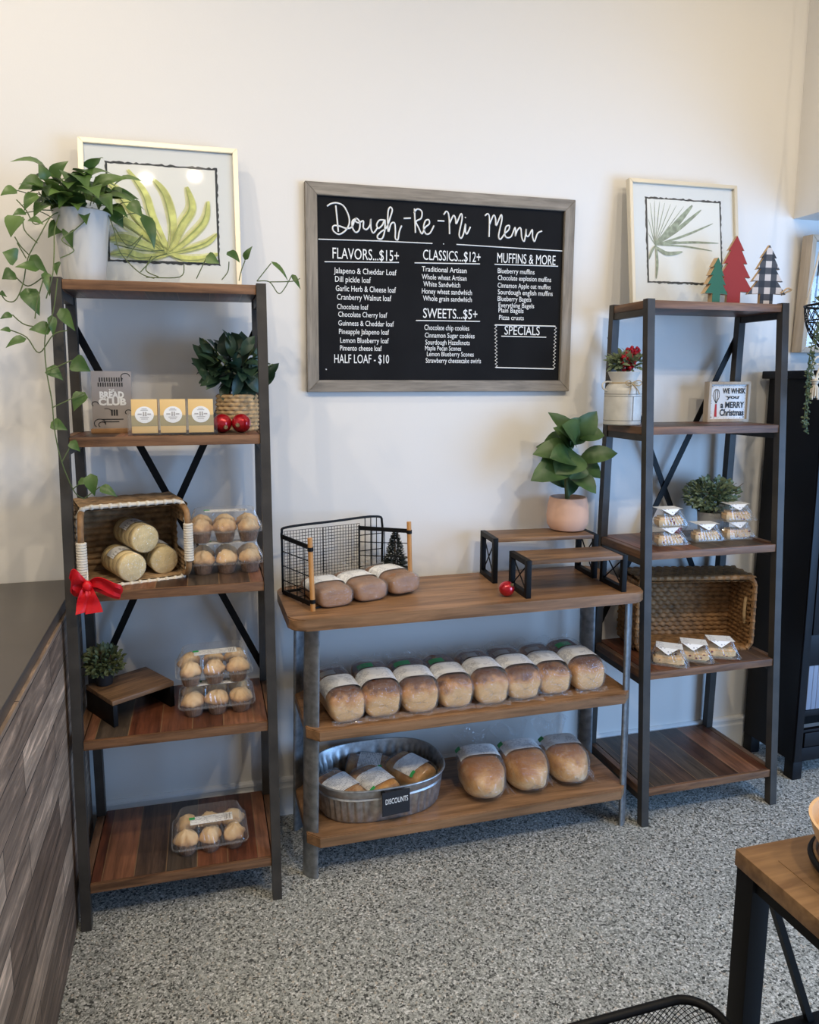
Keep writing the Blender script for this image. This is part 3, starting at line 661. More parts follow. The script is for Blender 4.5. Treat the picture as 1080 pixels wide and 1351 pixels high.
framed_print('framed_print', 'pale gold framed print of a grey green palm frond, leaning behind the wooden trees', (2.545, -.100, 1.8275), -.02, -.135, .450, .452, .014, .022, M['gold'], (-.158, .080, .158, .392), art_palm)

# ------------------------------------------------------------------ pothos on the top shelf
ph = thing('potted_pothos', 'trailing green pothos in a white pot on top of the shelf by the counter', 'plant', (.50, -.205, 1.827))
X = tr(-.50, .205, -1.827)
obj('pot', B().lathe([(.050, 0), (.056, .004), (.066, .10), (.075, .185), (.078, .192), (.073, .195), (.068, .18), (.06, .17)], 32), M['pot_white'], ph)
obj('soil', B().lathe([(.001, .168), (.066, .172)], 20), M['soil'], ph)
POTHOS=[
 (0.352,-0.267,2.056,0.313,-0.282,2.040,0.031),
 (0.417,-0.264,2.081,0.356,-0.279,2.060,0.042),
 (0.405,-0.296,2.045,0.372,-0.311,1.999,0.031),
 (0.377,-0.379,1.969,0.352,-0.394,1.916,0.049),
 (0.379,-0.313,1.991,0.349,-0.328,1.982,0.024),
 (0.360,-0.359,1.865,0.330,-0.374,1.879,0.040),
 (0.411,-0.361,1.841,0.357,-0.376,1.847,0.031),
 (0.340,-0.300,1.838,0.311,-0.315,1.821,0.033),
 (0.389,-0.342,1.968,0.426,-0.357,1.958,0.024),
 (0.426,-0.271,2.086,0.412,-0.286,2.122,0.027),
 (0.433,-0.209,2.104,0.473,-0.224,2.154,0.040),
 (0.467,-0.248,2.072,0.538,-0.263,2.107,0.035),
 (0.532,-0.209,2.092,0.631,-0.224,2.123,0.035),
 (0.570,-0.171,2.083,0.653,-0.186,2.076,0.035),
 (0.437,-0.218,2.068,0.515,-0.233,2.006,0.049),
 (0.484,-0.201,2.071,0.551,-0.216,2.049,0.027),
 (0.566,-0.186,2.048,0.610,-0.201,1.990,0.049),
 (0.632,-0.235,2.051,0.665,-0.250,2.011,0.033),
 (0.663,-0.179,2.032,0.695,-0.194,1.937,0.035),
 (0.527,-0.213,2.019,0.555,-0.228,1.960,0.035),
 (0.460,-0.236,1.982,0.416,-0.251,1.944,0.044),
 (0.471,-0.258,1.976,0.480,-0.273,1.914,0.027),
 (0.501,-0.191,1.973,0.537,-0.206,1.904,0.027),
 (0.478,-0.222,1.915,0.506,-0.237,1.870,0.031),
 (0.496,-0.202,1.923,0.520,-0.217,1.884,0.022),
 (0.452,-0.310,1.871,0.444,-0.325,1.833,0.018),
 (0.452,-0.203,1.886,0.478,-0.218,1.847,0.015),
 (0.414,-0.306,1.844,0.426,-0.321,1.781,0.022),
 (0.389,-0.348,1.878,0.429,-0.363,1.833,0.024),
 (0.366,-0.316,1.798,0.399,-0.331,1.729,0.040),
 (0.311,-0.344,1.784,0.328,-0.359,1.770,0.011),
 (0.422,-0.185,2.081,0.399,-0.200,2.047,0.027),
 (0.452,-0.190,2.098,0.485,-0.205,2.080,0.035),
 (0.427,-0.292,2.043,0.442,-0.307,2.068,0.027),
 (0.506,-0.243,2.088,0.538,-0.258,2.058,0.035),
 (0.514,-0.183,2.087,0.547,-0.198,2.048,0.031),
 (0.543,-0.225,2.067,0.575,-0.240,2.036,0.031),
 (0.436,-0.210,2.043,0.439,-0.225,1.991,0.022),
 (0.558,-0.216,2.074,0.573,-0.231,2.100,0.027),
 (0.348,-0.400,1.721,0.321,-0.412,1.711,0.018),
 (0.343,-0.403,1.682,0.320,-0.415,1.683,0.014),
 (0.378,-0.404,1.662,0.329,-0.416,1.641,0.026),
 (0.436,-0.397,1.686,0.386,-0.409,1.687,0.034),
 (0.439,-0.397,1.723,0.443,-0.409,1.669,0.019),
 (0.459,-0.388,1.742,0.493,-0.400,1.685,0.027),
 (0.481,-0.395,1.608,0.526,-0.407,1.581,0.040),
 (0.419,-0.387,1.589,0.458,-0.399,1.559,0.029),
 (0.508,-0.389,1.526,0.478,-0.401,1.478,0.034),
 (0.420,-0.385,1.447,0.460,-0.397,1.428,0.027),
 (0.466,-0.395,1.397,0.490,-0.407,1.371,0.021),
 (0.514,-0.410,1.311,0.521,-0.422,1.252,0.032),
 (0.479,-0.389,1.288,0.511,-0.401,1.285,0.019),
 (0.532,-0.386,1.271,0.577,-0.398,1.246,0.024),
 (0.834,-0.258,1.908,0.870,-0.270,1.890,0.029),
 (0.893,-0.268,1.922,0.929,-0.280,1.895,0.029),
 (0.943,-0.264,1.902,0.963,-0.276,1.941,0.018),
 (1.017,-0.279,1.899,1.067,-0.291,1.847,0.014),
 (1.080,-0.260,1.868,1.103,-0.272,1.825,0.013),
]
VINES=[
 [(0.451,-0.240,2.013),(0.436,-0.300,1.987),(0.414,-0.340,1.931),(0.381,-0.340,1.871),(0.368,-0.350,1.807),(0.347,-0.350,1.763),(0.325,-0.350,1.761),(0.313,-0.350,1.780)],
 [(0.451,-0.240,2.013),(0.450,-0.340,1.945),(0.455,-0.400,1.880),(0.453,-0.430,1.819),(0.433,-0.420,1.762)],
 [(0.436,-0.240,2.016),(0.400,-0.280,2.009),(0.418,-0.280,2.030),(0.406,-0.280,2.053)],
 [(0.435,-0.290,1.989),(0.397,-0.300,1.965),(0.377,-0.300,1.999),(0.355,-0.300,2.025)],
 [(0.406,-0.340,1.911),(0.376,-0.330,1.943),(0.374,-0.330,1.977)],
 [(0.385,-0.340,1.879),(0.365,-0.340,1.902),(0.353,-0.340,1.924)],
 [(0.377,-0.340,1.871),(0.358,-0.340,1.909)],
 [(0.492,-0.300,1.954),(0.464,-0.330,1.924),(0.493,-0.330,1.898),(0.459,-0.340,1.875)],
 [(0.489,-0.280,1.958),(0.522,-0.280,1.988)],
 [(0.572,-0.220,2.020),(0.588,-0.240,1.971),(0.603,-0.260,1.910),(0.651,-0.270,1.856),(0.691,-0.270,1.841)],
 [(0.589,-0.240,1.979),(0.624,-0.250,1.929),(0.662,-0.250,1.960)],
 [(0.586,-0.240,1.934),(0.660,-0.240,1.920),(0.717,-0.200,1.930)],
 [(0.619,-0.260,1.894),(0.665,-0.260,1.959)],
 [(0.654,-0.260,1.858),(0.693,-0.250,1.899),(0.727,-0.250,1.913)],
 [(0.426,-0.400,1.814),(0.408,-0.400,1.756),(0.400,-0.400,1.713)],
 [(0.349,-0.340,1.823),(0.377,-0.340,1.801),(0.419,-0.360,1.823)],
 [(0.464,-0.430,1.811),(0.449,-0.430,1.728),(0.423,-0.410,1.666),(0.421,-0.410,1.587),(0.430,-0.410,1.501),(0.432,-0.410,1.428),(0.443,-0.400,1.342),(0.467,-0.380,1.259),(0.489,-0.370,1.238)],
 [(0.344,-0.380,1.723),(0.374,-0.390,1.698),(0.422,-0.400,1.691)],
 [(0.338,-0.380,1.684),(0.376,-0.390,1.666),(0.405,-0.400,1.627),(0.443,-0.410,1.673),(0.477,-0.410,1.684)],
 [(0.424,-0.410,1.580),(0.483,-0.410,1.608)],
 [(0.429,-0.410,1.486),(0.508,-0.400,1.524)],
 [(0.443,-0.400,1.342),(0.470,-0.400,1.390)],
 [(0.464,-0.380,1.267),(0.508,-0.380,1.304)],
 [(0.489,-0.370,1.238),(0.530,-0.370,1.269)],
 [(0.668,-0.250,1.846),(0.760,-0.250,1.850),(0.773,-0.250,1.885)],
 [(0.806,-0.250,1.847),(0.836,-0.250,1.907)],
 [(0.877,-0.250,1.846),(0.895,-0.250,1.870),(0.899,-0.250,1.898)],
 [(0.925,-0.260,1.844),(0.933,-0.260,1.874),(0.944,-0.260,1.902)],
 [(0.975,-0.280,1.842),(1.017,-0.280,1.894)],
 [(0.975,-0.280,1.842),(1.011,-0.280,1.841),(1.035,-0.280,1.810),(1.052,-0.280,1.820),(1.077,-0.280,1.863)],
 [(1.011,-0.280,1.841),(1.077,-0.280,1.845),(1.100,-0.280,1.854)],
 [(0.685,-0.240,1.906),(0.668,-0.240,1.867),(0.702,-0.250,1.848)],
]
FIDDLE=[
 (2.102,-0.110,1.314,2.001,-0.140,1.450,0.058),
 (2.079,-0.150,1.324,2.003,-0.180,1.398,0.058),
 (2.063,-0.190,1.341,2.009,-0.220,1.410,0.097),
 (2.091,-0.140,1.346,2.152,-0.170,1.447,0.065),
 (2.068,-0.170,1.326,1.992,-0.200,1.406,0.052),
 (2.108,-0.160,1.357,2.179,-0.190,1.374,0.058),
 (2.081,-0.160,1.305,1.921,-0.190,1.318,0.065),
 (2.106,-0.090,1.318,1.980,-0.120,1.337,0.071),
 (2.059,-0.190,1.277,1.958,-0.220,1.308,0.078),
 (2.087,-0.200,1.303,1.982,-0.230,1.252,0.097),
 (2.119,-0.160,1.272,2.226,-0.190,1.311,0.052),
 (2.071,-0.170,1.255,1.905,-0.200,1.232,0.078),
 (2.117,-0.140,1.244,2.169,-0.170,1.226,0.071),
 (2.068,-0.190,1.219,2.124,-0.220,1.182,0.058),
 (2.089,-0.140,1.225,2.060,-0.170,1.167,0.039),
 (2.090,-0.130,1.329,2.107,-0.160,1.389,0.058),
 (2.073,-0.190,1.276,2.044,-0.220,1.223,0.071),
 (2.090,-0.140,1.382,2.053,-0.170,1.425,0.045),
 (2.083,-0.090,1.319,1.975,-0.120,1.278,0.058),
]

R = random.Random(11); b = B()
for x0, y0, z0, x1, y1, z1, w in POTHOS:
    a, c = Vector((x0, y0, z0)), Vector((x1, y1, z1)); b.leaf(a, c, w*1.22, (R.uniform(-.5, .3), -.8, R.uniform(.2, .7)), 'heart', .20, .10, 7)
for i in range(44):      # the leaves that crowd the crown of the pot
    an = R.uniform(0, 2*PI); r = R.uniform(.01, .10); p = Vector((.50+r*math.cos(an), -.205+r*math.sin(an)*.8, 2.03+R.uniform(-.02, .10)))
    d = Vector((math.cos(an)+R.uniform(-.4, .4), math.sin(an)*.8-.2, R.uniform(-.5, .5))).normalized(); b.leaf(p, p+d*R.uniform(.065, .105), R.uniform(.05, .07), (0, -.5, .9), 'heart', .2, .14, 7)
b.bm.transform(X); obj('foliage', b, M['pothos'], ph, 60, recalc=False)
b = B()
for pts in VINES: b.tube(smooth_path(pts, 5), .0016, 5)
for x0, y0, z0, x1, y1, z1, w in POTHOS[:40]:
    a = Vector((x0, y0, z0)); h = Vector((.50+(x0-.50)*.6, -.22, max(2.0, z0-.03)))
    if z0 > 1.99: b.tube(smooth_path([a, (a+h)/2+Vector((0, 0, .01)), h], 4), .0013, 5)
b.bm.transform(X); obj('vine_stem', b, M['stem'], ph)

# ------------------------------------------------------------------ second tier beside the counter
Z2 = TIERS[1]
cc = thing('table_sign', 'grey bread club card standing in a small wooden block', 'sign', (.552, -.165, Z2), .03)
obj('stand', B().box((-.060, -.022, 0), (.055, .024, .013), .0015), M['honey_wood'], cc)
cd = obj('card', B().box((-.056, -.004, .010), (.056, .004, .182), .001, X=rot(-.08, 'X')), M['club_card'], cc)
Xc = rot(-.08, 'X')
def on_card(nm, body, a, c, z, h, mt, bold=0):
    o = text_part(nm, body, a, c, z, h, -.0046, M[mt], cd, 0, bold); o.data.transform(Xc); return o
for i in range(9): pass
b = B()
for i in range(10): b.box((-.034+i*.0068, -.0047, .150+(.001 if i % 2 else 0)), (-.0305+i*.0068, -.0042, .163), X=Xc)
for i in range(11): b.box((-.038+i*.0066, -.0047, .136), (-.0345+i*.0066, -.0042, .148), X=Xc)
obj('grey_lettering', b, M['ink'], cd, 0)
on_card('small_word', 'THE', -.008, .008, .121, .008, 'white', .02)
on_card('arched_word', 'BREAD', -.034, .034, .103, .018, 'white', .05); on_card('lower_word', 'CLUB', -.038, .040, .082, .019, 'white', .05)
b = B()
b.tube([Xc @ Vector((-.016+.014*math.cos(k), -.0046, .060+.012*math.sin(k))) for k in [i*.5 for i in range(5)]], .0008, 4)
for x in (-.004, .003, .010): b.box((x, -.0047, .050), (x+.005, -.0042, .068), X=Xc)
for i in range(2): b.box((-.03, -.0047, .038-i*.007), (.03-.012*i, -.0042, .041-i*.007), X=Xc)
for cx, cz, r in ((-.036, .028, .016), (-.030, .024, .010), (.040, .166, .012), (.045, .060, .009), (-.047, .085, .009)):
    b.tube([Xc @ Vector((cx+r*math.cos(k), -.0046, cz+r*.8*math.sin(k))) for k in [i*.45 for i in range(10)]], .0011, 4)
obj('line_drawing', b, M['ink'], cd, 0)

sb = thing('acrylic_holder', 'clear acrylic holder on the upper shelf carrying three yellow boxes', 'display holder', (.728, -.285, Z2), -.01)
b = B(); b.box((-.122, -.040, 0), (.122, .035, .003)).box((-.122, -.040, .003), (.122, -.0375, .060)); b.box((-.122, -.0375, .003), (-.1195, .035, .060)).box((.1195, -.0375, .003), (.122, .035, .060)).box((-.122, .0325, .003), (.122, .035, .075))
obj('tray', b, M['acrylic'], sb, 0)
cb = thing('yellow_box', 'yellow boxed treat with a round white label, in the holder beside the bread club card', 'box', (.650, -.290, Z2+.0045), -.01, 'yellow boxed treats in the acrylic holder')
Xb = rot(-.10, 'X')
obj('carton', B().box((-.035, -.014, 0), (.035, .014, .096), .001, X=Xb), M['cream_card'], cb)
obj('window_band', B().box((-.0352, -.0145, .020), (.0352, -.0139, .050), X=Xb), M['kraft_band'], cb, 0)
lb = obj('round_label', B().prism([(.0255*math.cos(k*PI/16), .052+.0235*math.sin(k*PI/16)) for k in range(32)], -.0152, -.0146, Xb), M['white'], cb, 0)
b = B()
for x in (-.004, .002): b.box((x, -.0157, .048), (x+.004, -.0153, .060), X=Xb)
for z, w in ((.044, .012), (.039, .009), (.064, .010), (.068, .007)): b.box((-w, -.0157, z), (w, -.0153, z+.0018), X=Xb)
b.box((-.018, -.0157, .052), (-.007, -.0153, .0555), X=Xb).box((.008, -.0157, .052), (.018, -.0153, .0555), X=Xb)
obj('label_print', b, M['grey_print'], lb, 0)
dup(cb, 'yellow boxed treat with a round white label, in the middle of the acrylic holder', (.7275, -.2905, Z2+.0045), -.01)
dup(cb, 'yellow boxed treat with a round white label, in the holder beside the red ornaments', (.805, -.291, Z2+.0045), -.01)

def ornament(label, loc, rz, r, group=None, tilt=0):
    t = thing('christmas_ornament', label, 'ornament', loc, rz, group)
    X = tr(0, 0, r) @ rot(tilt, 'X')
    obj('bauble', B().ball((0, 0, 0), r, 28, 18, X=X), M['ornament'], t)
    c = obj('cap', B().lathe([(.006, r*.96), (.0062, r*1.14), (.001, r*1.15)], 14, X=X), M['cap'], t)
    obj('hook_ring', B().tube([(.003*math.cos(k*PI/6), 0, r*1.16+.003+.003*math.sin(k*PI/6)) for k in range(12)], .0006, 5, True, X=X), M['cap'], c)
    return t
ornament('shiny red ball ornament nearest the yellow boxes, touching a second one', (.866, -.255, Z2), .3, .0285, 'red ornaments by the basket planter', 1.9)
ornament('shiny red ball ornament in front of the woven planter', (.921, -.262, Z2), -.4, .0285, 'red ornaments by the basket planter', 1.7)

bp = thing('basket_planter', 'dark leafy plant in a woven seagrass planter on the upper shelf', 'plant', (.918, -.145, Z2))
def weave_wall(r, h, rows, n, amp):
    b = B()
    b.grid(lambda u, v: (lambda a, rr: (rr*math.cos(a), rr*math.sin(a), h*v))(2*PI*u, (r*(1+.05*math.sin(PI*v)))+amp*abs(math.sin(PI*(v*rows)))*(.6+.4*math.sin(2*PI*(u*n+.5*(int(min(v, .9999)*rows) % 2))))), 110, rows*5+1, True)
    b.lathe([(r*.9, h*.88), (r*.93, h), (r*1.03, h*1.01)], 40, cap=False); b.lathe([(.001, .001), (r*.98, .001)], 30, cap=False); return b
obj('woven_pot', weave_wall(.060, .112, 9, 15, .005), M['seagrass'], bp)
obj('soil', B().lathe([(.001, .092), (.055, .094)], 20), M['soil'], bp)
b = B(); bush(b, 95, (-.010, 0, .195), (.105, .085, .085), .072, .040, 4, 'oval', .2)
for p in ((-.125, -.02, .265), (-.105, -.02, .285), (-.13, -.02, .225), (.125, -.03, .21), (.115, -.02, .18), (-.02, -.02, .30), (-.115, -.03, .195)):
    b.leaf(Vector(p)*.75, p, .034, (0, -.6, .8), 'oval')
obj('foliage', b, M['dark_leaf'], bp, 60, recalc=False)
b = B()
for p in ((-.11, -.02, .26), (-.10, -.02, .28), (.11, -.03, .205), (-.02, -.02, .29), (.05, -.02, .25), (-.06, 0, .24), (0, -.03, .2)): b.tube(smooth_path([(0, 0, .09), (p[0]*.4, p[1]*.5, .09+(p[2]-.09)*.65), p], 4), .002, 5)
obj('stem', b, M['stem'], bp)

# ------------------------------------------------------------------ boxed muffins
from mathutils import noise
def crag(b, amp, freq, seed):
    """push the surface in and out with coherent noise"""
    b.bm.normal_update()
    for v in b.bm.verts: v.co += v.normal*amp*noise.noise(v.co*freq+Vector((seed*9, seed*5, seed)))
def muffin(label, loc, rz, group):
    t = thing('muffin', label, 'muffin', loc, rz, group)
    w = B().lathe([(.022, 0), (.024, .004), (.031, .034), (.0305, .034), (.02, .03)], 60, fn=lambda a, i: 1+.025*math.sin(24*a))
    obj('paper_cup', w, M['wrapper'], t)
    R = random.Random(label); ph = [R.uniform(0, 6) for _ in range(4)]
    b = B(); b.lathe([(.026, .030), (.0335, .035), (.0345, .041), (.031, .048), (.027, .054), (.0215, .061), (.0145, .0665), (.0075, .0695), (.001, .0705)], 34, fn=lambda a, i: 1+(.09*math.sin(2*a+ph[0])+.07*math.sin(3*a+ph[1])+.045*math.sin(5*a+ph[2]+i)+.03*math.sin(8*a+ph[3]+2*i)))
    crag(b, .0045, 95, ph[0]); crag(b, .0022, 260, ph[1]); obj('muffin_top', b, M['muffin'], t, 80)
    return t
def rr_path(w, d, r, n):
    """n points around a rounded rectangle, evenly by arc length"""
    P = [Vector((p[0], p[1], 0)) for p in rrect(-w/2, -d/2, w/2, d/2, r, 8)]; P.append(P[0]); L = [0]
    for i in range(len(P)-1): L.append(L[-1]+(P[i+1]-P[i]).length)
    out = []; j = 0
    for k in range(n):
        s = L[-1]*k/n
        while L[j+1] < s: j += 1
        out.append(P[j].lerp(P[j+1], (s-L[j])/max(1e-9, L[j+1]-L[j])))
    return out
def ribbed_lid(w, d, z0, z1, tw, td, nrib, amp, r=.02):
    n = nrib*4; lev = [(0, w, d), (.12, w*.985, d*.985), (.75, tw*1.03, td*1.03), (.93, tw, td), (1, tw*.94, td*.94)]
    vs = []; fs = []
    for li, (t, ww, dd) in enumerate(lev):
        pts = rr_path(ww, dd, r, n)
        for k, p in enumerate(pts):
            o = amp*(1 if (k % 4) in (0, 1) else -1) if 0 < li < 4 else 0
            q = p*(1+o/max(p.length, .01)); vs.append((q.x, q.y, z0+(z1-z0)*t))
    for li in range(len(lev)-1):
        for k in range(n): fs.append((li*n+k, li*n+(k+1) % n, (li+1)*n+(k+1) % n, (li+1)*n+k))
    fs.append(tuple(range((len(lev)-1)*n, len(lev)*n)))
    b = B(); b.raw(vs, fs)
    b.tube([(p.x, p.y, z0) for p in rr_path(w*1.03, d*1.03, r, 60)], .0022, 5, True); return b
def clamshell(label, loc, rz, group, lab):
    t = thing('muffin_clamshell', label, 'clamshell box', loc, rz, group)
    obj('lid', ribbed_lid(.218, .165, .040, .0945, .180, .118, 52, .0017), M['rib_plastic'], t, 30)
    b = B()
    for i in range(3):
        for j in range(2):
            c = ((i-1)*.070, (j-.5)*.074, .0005)
            b.lathe([(.0245, 0), (.0262, .003), (.0335, .034), (.035, .0355)], 48, c, fn=lambda a, i: 1+.02*math.sin(24*a), cap=False); b.lathe([(.0005, .0003), (.0245, 0)], 24, c, cap=False)
    b.tube([(p.x, p.y, .037) for p in rr_path(.224, .171, .02, 60)], .0022, 5, True)
    b.tube([(-.105, 0, .036), (.105, 0, .036)], .002, 5); b.tube([(-.035, -.078, .036), (-.035, .078, .036)], .0015, 5); b.tube([(.035, -.078, .036), (.035, .078, .036)], .0015, 5)
    obj('base', b, M['plastic'], t, 30)
    if lab:
        l = obj('printed_label', B().box((-.058, -.052, .0948), (.068, -.012, .0954)), M['label'], t, 0)
        obj('green_corner', B().box((-.061, -.026, .0955), (-.044, -.013, .0958)), M['green_label'], l, 0)
        obj('barcode_bars', B().box((.044, -.048, .0955), (.0455, -.016, .0957)).box((.048, -.048, .0955), (.051, -.016, .0957)).box((.054, -.048, .0955), (.0555, -.016, .0957)).box((.058, -.048, .0955), (.0615, -.016, .0957)), M['grey_print'], l, 0)
    return t
def muffins_in(loc, rz, where, group):
    Xm = tr(*loc) @ rot(rz)
    for j, row in enumerate(('front', 'back')):
        for i, side in enumerate(('counter end of', 'middle of', 'table end of')):
            p = Xm @ Vector(((i-1)*.070, (j-.5)*.074, .0018))
            muffin('muffin at %s %s row, %s' % (side, row, where), p, rz+.9*i+1.7*j, group)
Z3, Z4, Z5 = TIERS[2], TIERS[3], TIERS[4]
for lab, loc, rz, where, gm in (
    ('lower clear muffin box beside the rope-handled basket', (.868, -.205, Z3), -.02, 'lower box beside the rope-handled basket', 'muffins beside the rope-handled basket'),
    ('upper clear muffin box beside the rope-handled basket', (.866, -.203, Z3+.0965), -.03, 'upper box beside the rope-handled basket', 'muffins beside the rope-handled basket'),
    ('lower clear muffin box beside the dark little riser', (.825, -.262, Z4), -.01, 'lower box beside the dark riser', 'muffins beside the dark riser'),
    ('upper clear muffin box beside the dark little riser, label on its lid', (.818, -.262, Z4+.0965), .03, 'upper box beside the dark riser', 'muffins beside the dark riser'),
    ('clear muffin box alone on the bottom shelf, white label on its lid', (.790, -.305, Z5), .01, 'lone box on the bottom shelf', 'muffins on the bottom shelf')):
    clamshell(lab, loc, rz, 'clear muffin boxes', True)
    muffins_in(loc, rz, where, gm)

# ------------------------------------------------------------------ rope-handled basket with English muffins and bow
rb = thing('storage_basket', 'rope-trimmed wicker basket lying on its side, open towards the room', 'basket', (.594, -.243, Z3), .24)
bw, bd, bh = .285, .155, .232
def slat_grid(b, o, eu, ev, nrm, rows, nu, amp, vert=False):
    o, eu, ev, nrm = map(Vector, (o, eu, ev, nrm))
    b.grid(lambda u, v: o+eu*u+ev*v+nrm*(amp*abs(math.sin(PI*((u if vert else v)*rows)))*(.75+.25*math.sin(40*(v if vert else u)))), rows*5+1 if vert else nu, nu if vert else rows*5+1)
b = B(); hw = bw/2
t_ = .010
for k, off in ((1, 0), (-1, -t_)):      # inner and outer faces of the five walls
    kk = k
    slat_grid(b, (-hw, bd*.80-off*.0 + (0 if k == 1 else t_), .004), (bw, 0, 0), (0, 0, bh-.008), (0, -kk, 0), 12, 40, .009)
    slat_grid(b, (-hw-(0 if k == 1 else t_), -.055, .004), (0, bd*.80+.055, 0), (0, 0, bh-.008), (kk, 0, 0), 12, 30, .007)
    slat_grid(b, (-hw, -.055, bh-(t_ if k == 1 else 0)), (bw, 0, 0), (0, bd*.80+.055, 0), (0, 0, -kk), 9, 40, .004)
    slat_grid(b, (-hw, -.055, .002+(t_*.6 if k == 1 else 0)), (bw, 0, 0), (0, bd*.80+.055, 0), (0, 0, kk), 9, 40, .002)
for z0_, z1_ in ((.004, .070), (.165, bh-.006)):      # the far end is cut away for its handle
    slat_grid(b, (hw, -.055, z0_), (0, bd*.80+.055, 0), (0, 0, z1_-z0_), (-1, 0, 0), 5, 30, .004); slat_grid(b, (hw+t_, -.055, z0_), (0, bd*.80+.055, 0), (0, 0, z1_-z0_), (1, 0, 0), 5, 30, .004)
slat_grid(b, (hw, .03, .06), (0, bd*.80-.03, 0), (0, 0, .12), (-1, 0, 0), 6, 20, .004)
obj('wicker_body', b, M['wicker_dark'], rb, 60)
b = B(); rim = [(p.x, -.058, p.y+bh/2) for p in rr_path(bw+.012, bh, .03, 160)]
b.tube(rim, .006, 7, True)
for i in range(0, 160, 4): b.ball(rim[i], .0082, 8, 6, (1, 1.1, 1))
obj('rope_rim', b, M['rope'], rb)
for sx, wr in ((-1, .55), (1, .85)):
    h = obj('handle', B().tube(smooth_path([(sx*(hw-.004), -.060, bh*.94), (sx*(hw+.002), -.088, bh*.86), (sx*(hw+.004), -.094, bh*.5), (sx*(hw+.002), -.088, bh*.14), (sx*(hw-.004), -.060, bh*.06)], 6), .0088, 10), M['wicker'], rb)
    b = B(); zc = bh*(.38 if sx < 0 else .5)
    for k in range(15): b.tube([(sx*(hw+.0035)+.0105*math.cos(a), -.0925+.0105*math.sin(a), zc-.055+k*.0075) for a in [q*PI/7 for q in range(14)]], .0042, 6, True)
    obj('rope_wrap', b, M['rope'], h)

def muffin_pack(label, a, c, r, lean=0):
    a, c = Vector(a), Vector(c); d = (c-a); ln = d.length; q = d.to_track_quat('Z', 'Y')
    t = thing('english_muffin_pack', label, 'packaged muffins', a, 0, 'bagged english muffins in the rope-handled basket'); t.rotation_euler = q.to_euler()
    n = 5; s = ln/n
    for i in range(n):
        z0_ = s*i+.001; z1_ = s*(i+1)-.0005
        obj('english_muffin', B().lathe([(.001, z0_), (r*.90, z0_), (r*.985, z0_+.003), (r*(.985+.006*(i % 2)), (z0_+z1_)/2), (r*.985, z1_-.003), (r*.90, z1_), (.001, z1_+.0005)], 36, cap=False), M['bun'], t, 50)
    obj('bag', B().lathe([(.006, -.035), (.018, -.012), (r*.9, -.004), (r*1.03, .006), (r*1.035, ln-.006), (r*.93, ln+.002), (.001, ln+.003)], 36, fn=lambda an, i: 1+.008*math.sin(9*an+i)), M['bag'], t)
    lo = B(); z0_, z1_ = ln*.30, ln*.66
    up = Vector((0, 0, 1)); up.rotate(q.inverted()); fa = math.atan2(up.y, up.x)
    lo.grid(lambda u, v: ((r*1.045)*math.cos(fa+(u-.5)*2.1), (r*1.045)*math.sin(fa+(u-.5)*2.1), z0_+(z1_-z0_)*v), 16, 2)
    obj('printed_label', lo, M['label'], t, 60)
    return t
muffin_pack('bagged stack of english muffins lying nearest the red bow', (.538, -.185, Z3+.054), (.600, -.306, Z3+.0475), .042)
muffin_pack('bagged stack of english muffins resting on top of the other two', (.572, -.140, Z3+.128), (.636, -.272, Z3+.123), .042)
muffin_pack('bagged stack of english muffins lying nearest the muffin boxes', (.640, -.110, Z3+.054), (.686, -.240, Z3+.0475), .042)

bow = thing('red_bow', 'red velvet bow tied to the basket handle, hanging over the shelf edge', 'bow', (.490, -.400, 1.005))
def ribbon(path, w, tw):
    P = smooth_path(path, 7); n = len(P); b = B(); vs = []
    for i, p in enumerate(P):
        u = i/(n-1); s = Vector(tw[0]).lerp(Vector(tw[1]), u).normalized()*w*.5*(.35+.65*min(1, 3*min(u, 1-u)+.12) if len(tw) < 3 else tw[2]+(1-tw[2])*u)
        d = (P[min(i+1, n-1)]-P[max(i-1, 0)]).normalized(); nn_ = s.cross(d).normalized()*.0012
        for k in (-1, -.5, 0, .5, 1):
            vs.append(p+s*k+nn_+nn_*3*math.sin(7*u+3*k))
        for k in (1, .5, 0, -.5, -1):
            vs.append(p+s*k-nn_+nn_*3*math.sin(7*u+3*k))
    fs = [(i*10+k, i*10+(k+1) % 10, (i+1)*10+(k+1) % 10, (i+1)*10+k) for i in range(n-1) for k in range(10)]+[tuple(range(10)), tuple(range((n-1)*10, n*10))[::-1]]
    b.raw(vs, fs); return b
obj('loop', ribbon([(0, 0, 0), (-.018, -.020, .024), (-.036, -.020, .026), (-.040, -.006, -.004), (-.022, .002, -.014), (0, 0, 0)], .050, ((0, -.35, .9), (0, -.35, .9))), M['ribbon'], bow)
obj('loop', ribbon([(0, 0, 0), (.030, -.020, .012), (.070, -.020, -.012), (.085, -.008, -.024), (.045, .004, -.018), (0, 0, 0)], .042, ((0, -.35, .9), (.2, -.3, .9))), M['ribbon'], bow)
obj('tail', ribbon([(-.002, -.004, -.002), (-.010, -.016, -.024), (-.012, -.012, -.050), (-.010, -.018, -.072)], .046, ((1, .1, .1), (1, .2, .15), .35)), M['ribbon'], bow)
obj('tail', ribbon([(.002, -.006, -.002), (.010, -.020, -.024), (.012, -.016, -.050), (.016, -.022, -.074)], .046, ((1, -.1, 0), (1, -.1, .1), .35)), M['ribbon'], bow)
obj('knot', B().ball((0, -.012, 0), .013, 14, 10, (1.0, .9, 1.15)), M['ribbon'], bow)
obj('tie_string', B().tube(smooth_path([(0, -.004, .006), (-.002, .018, .026), (-.006, .050, .040)], 4), .0016, 6), M['rope'], bow)

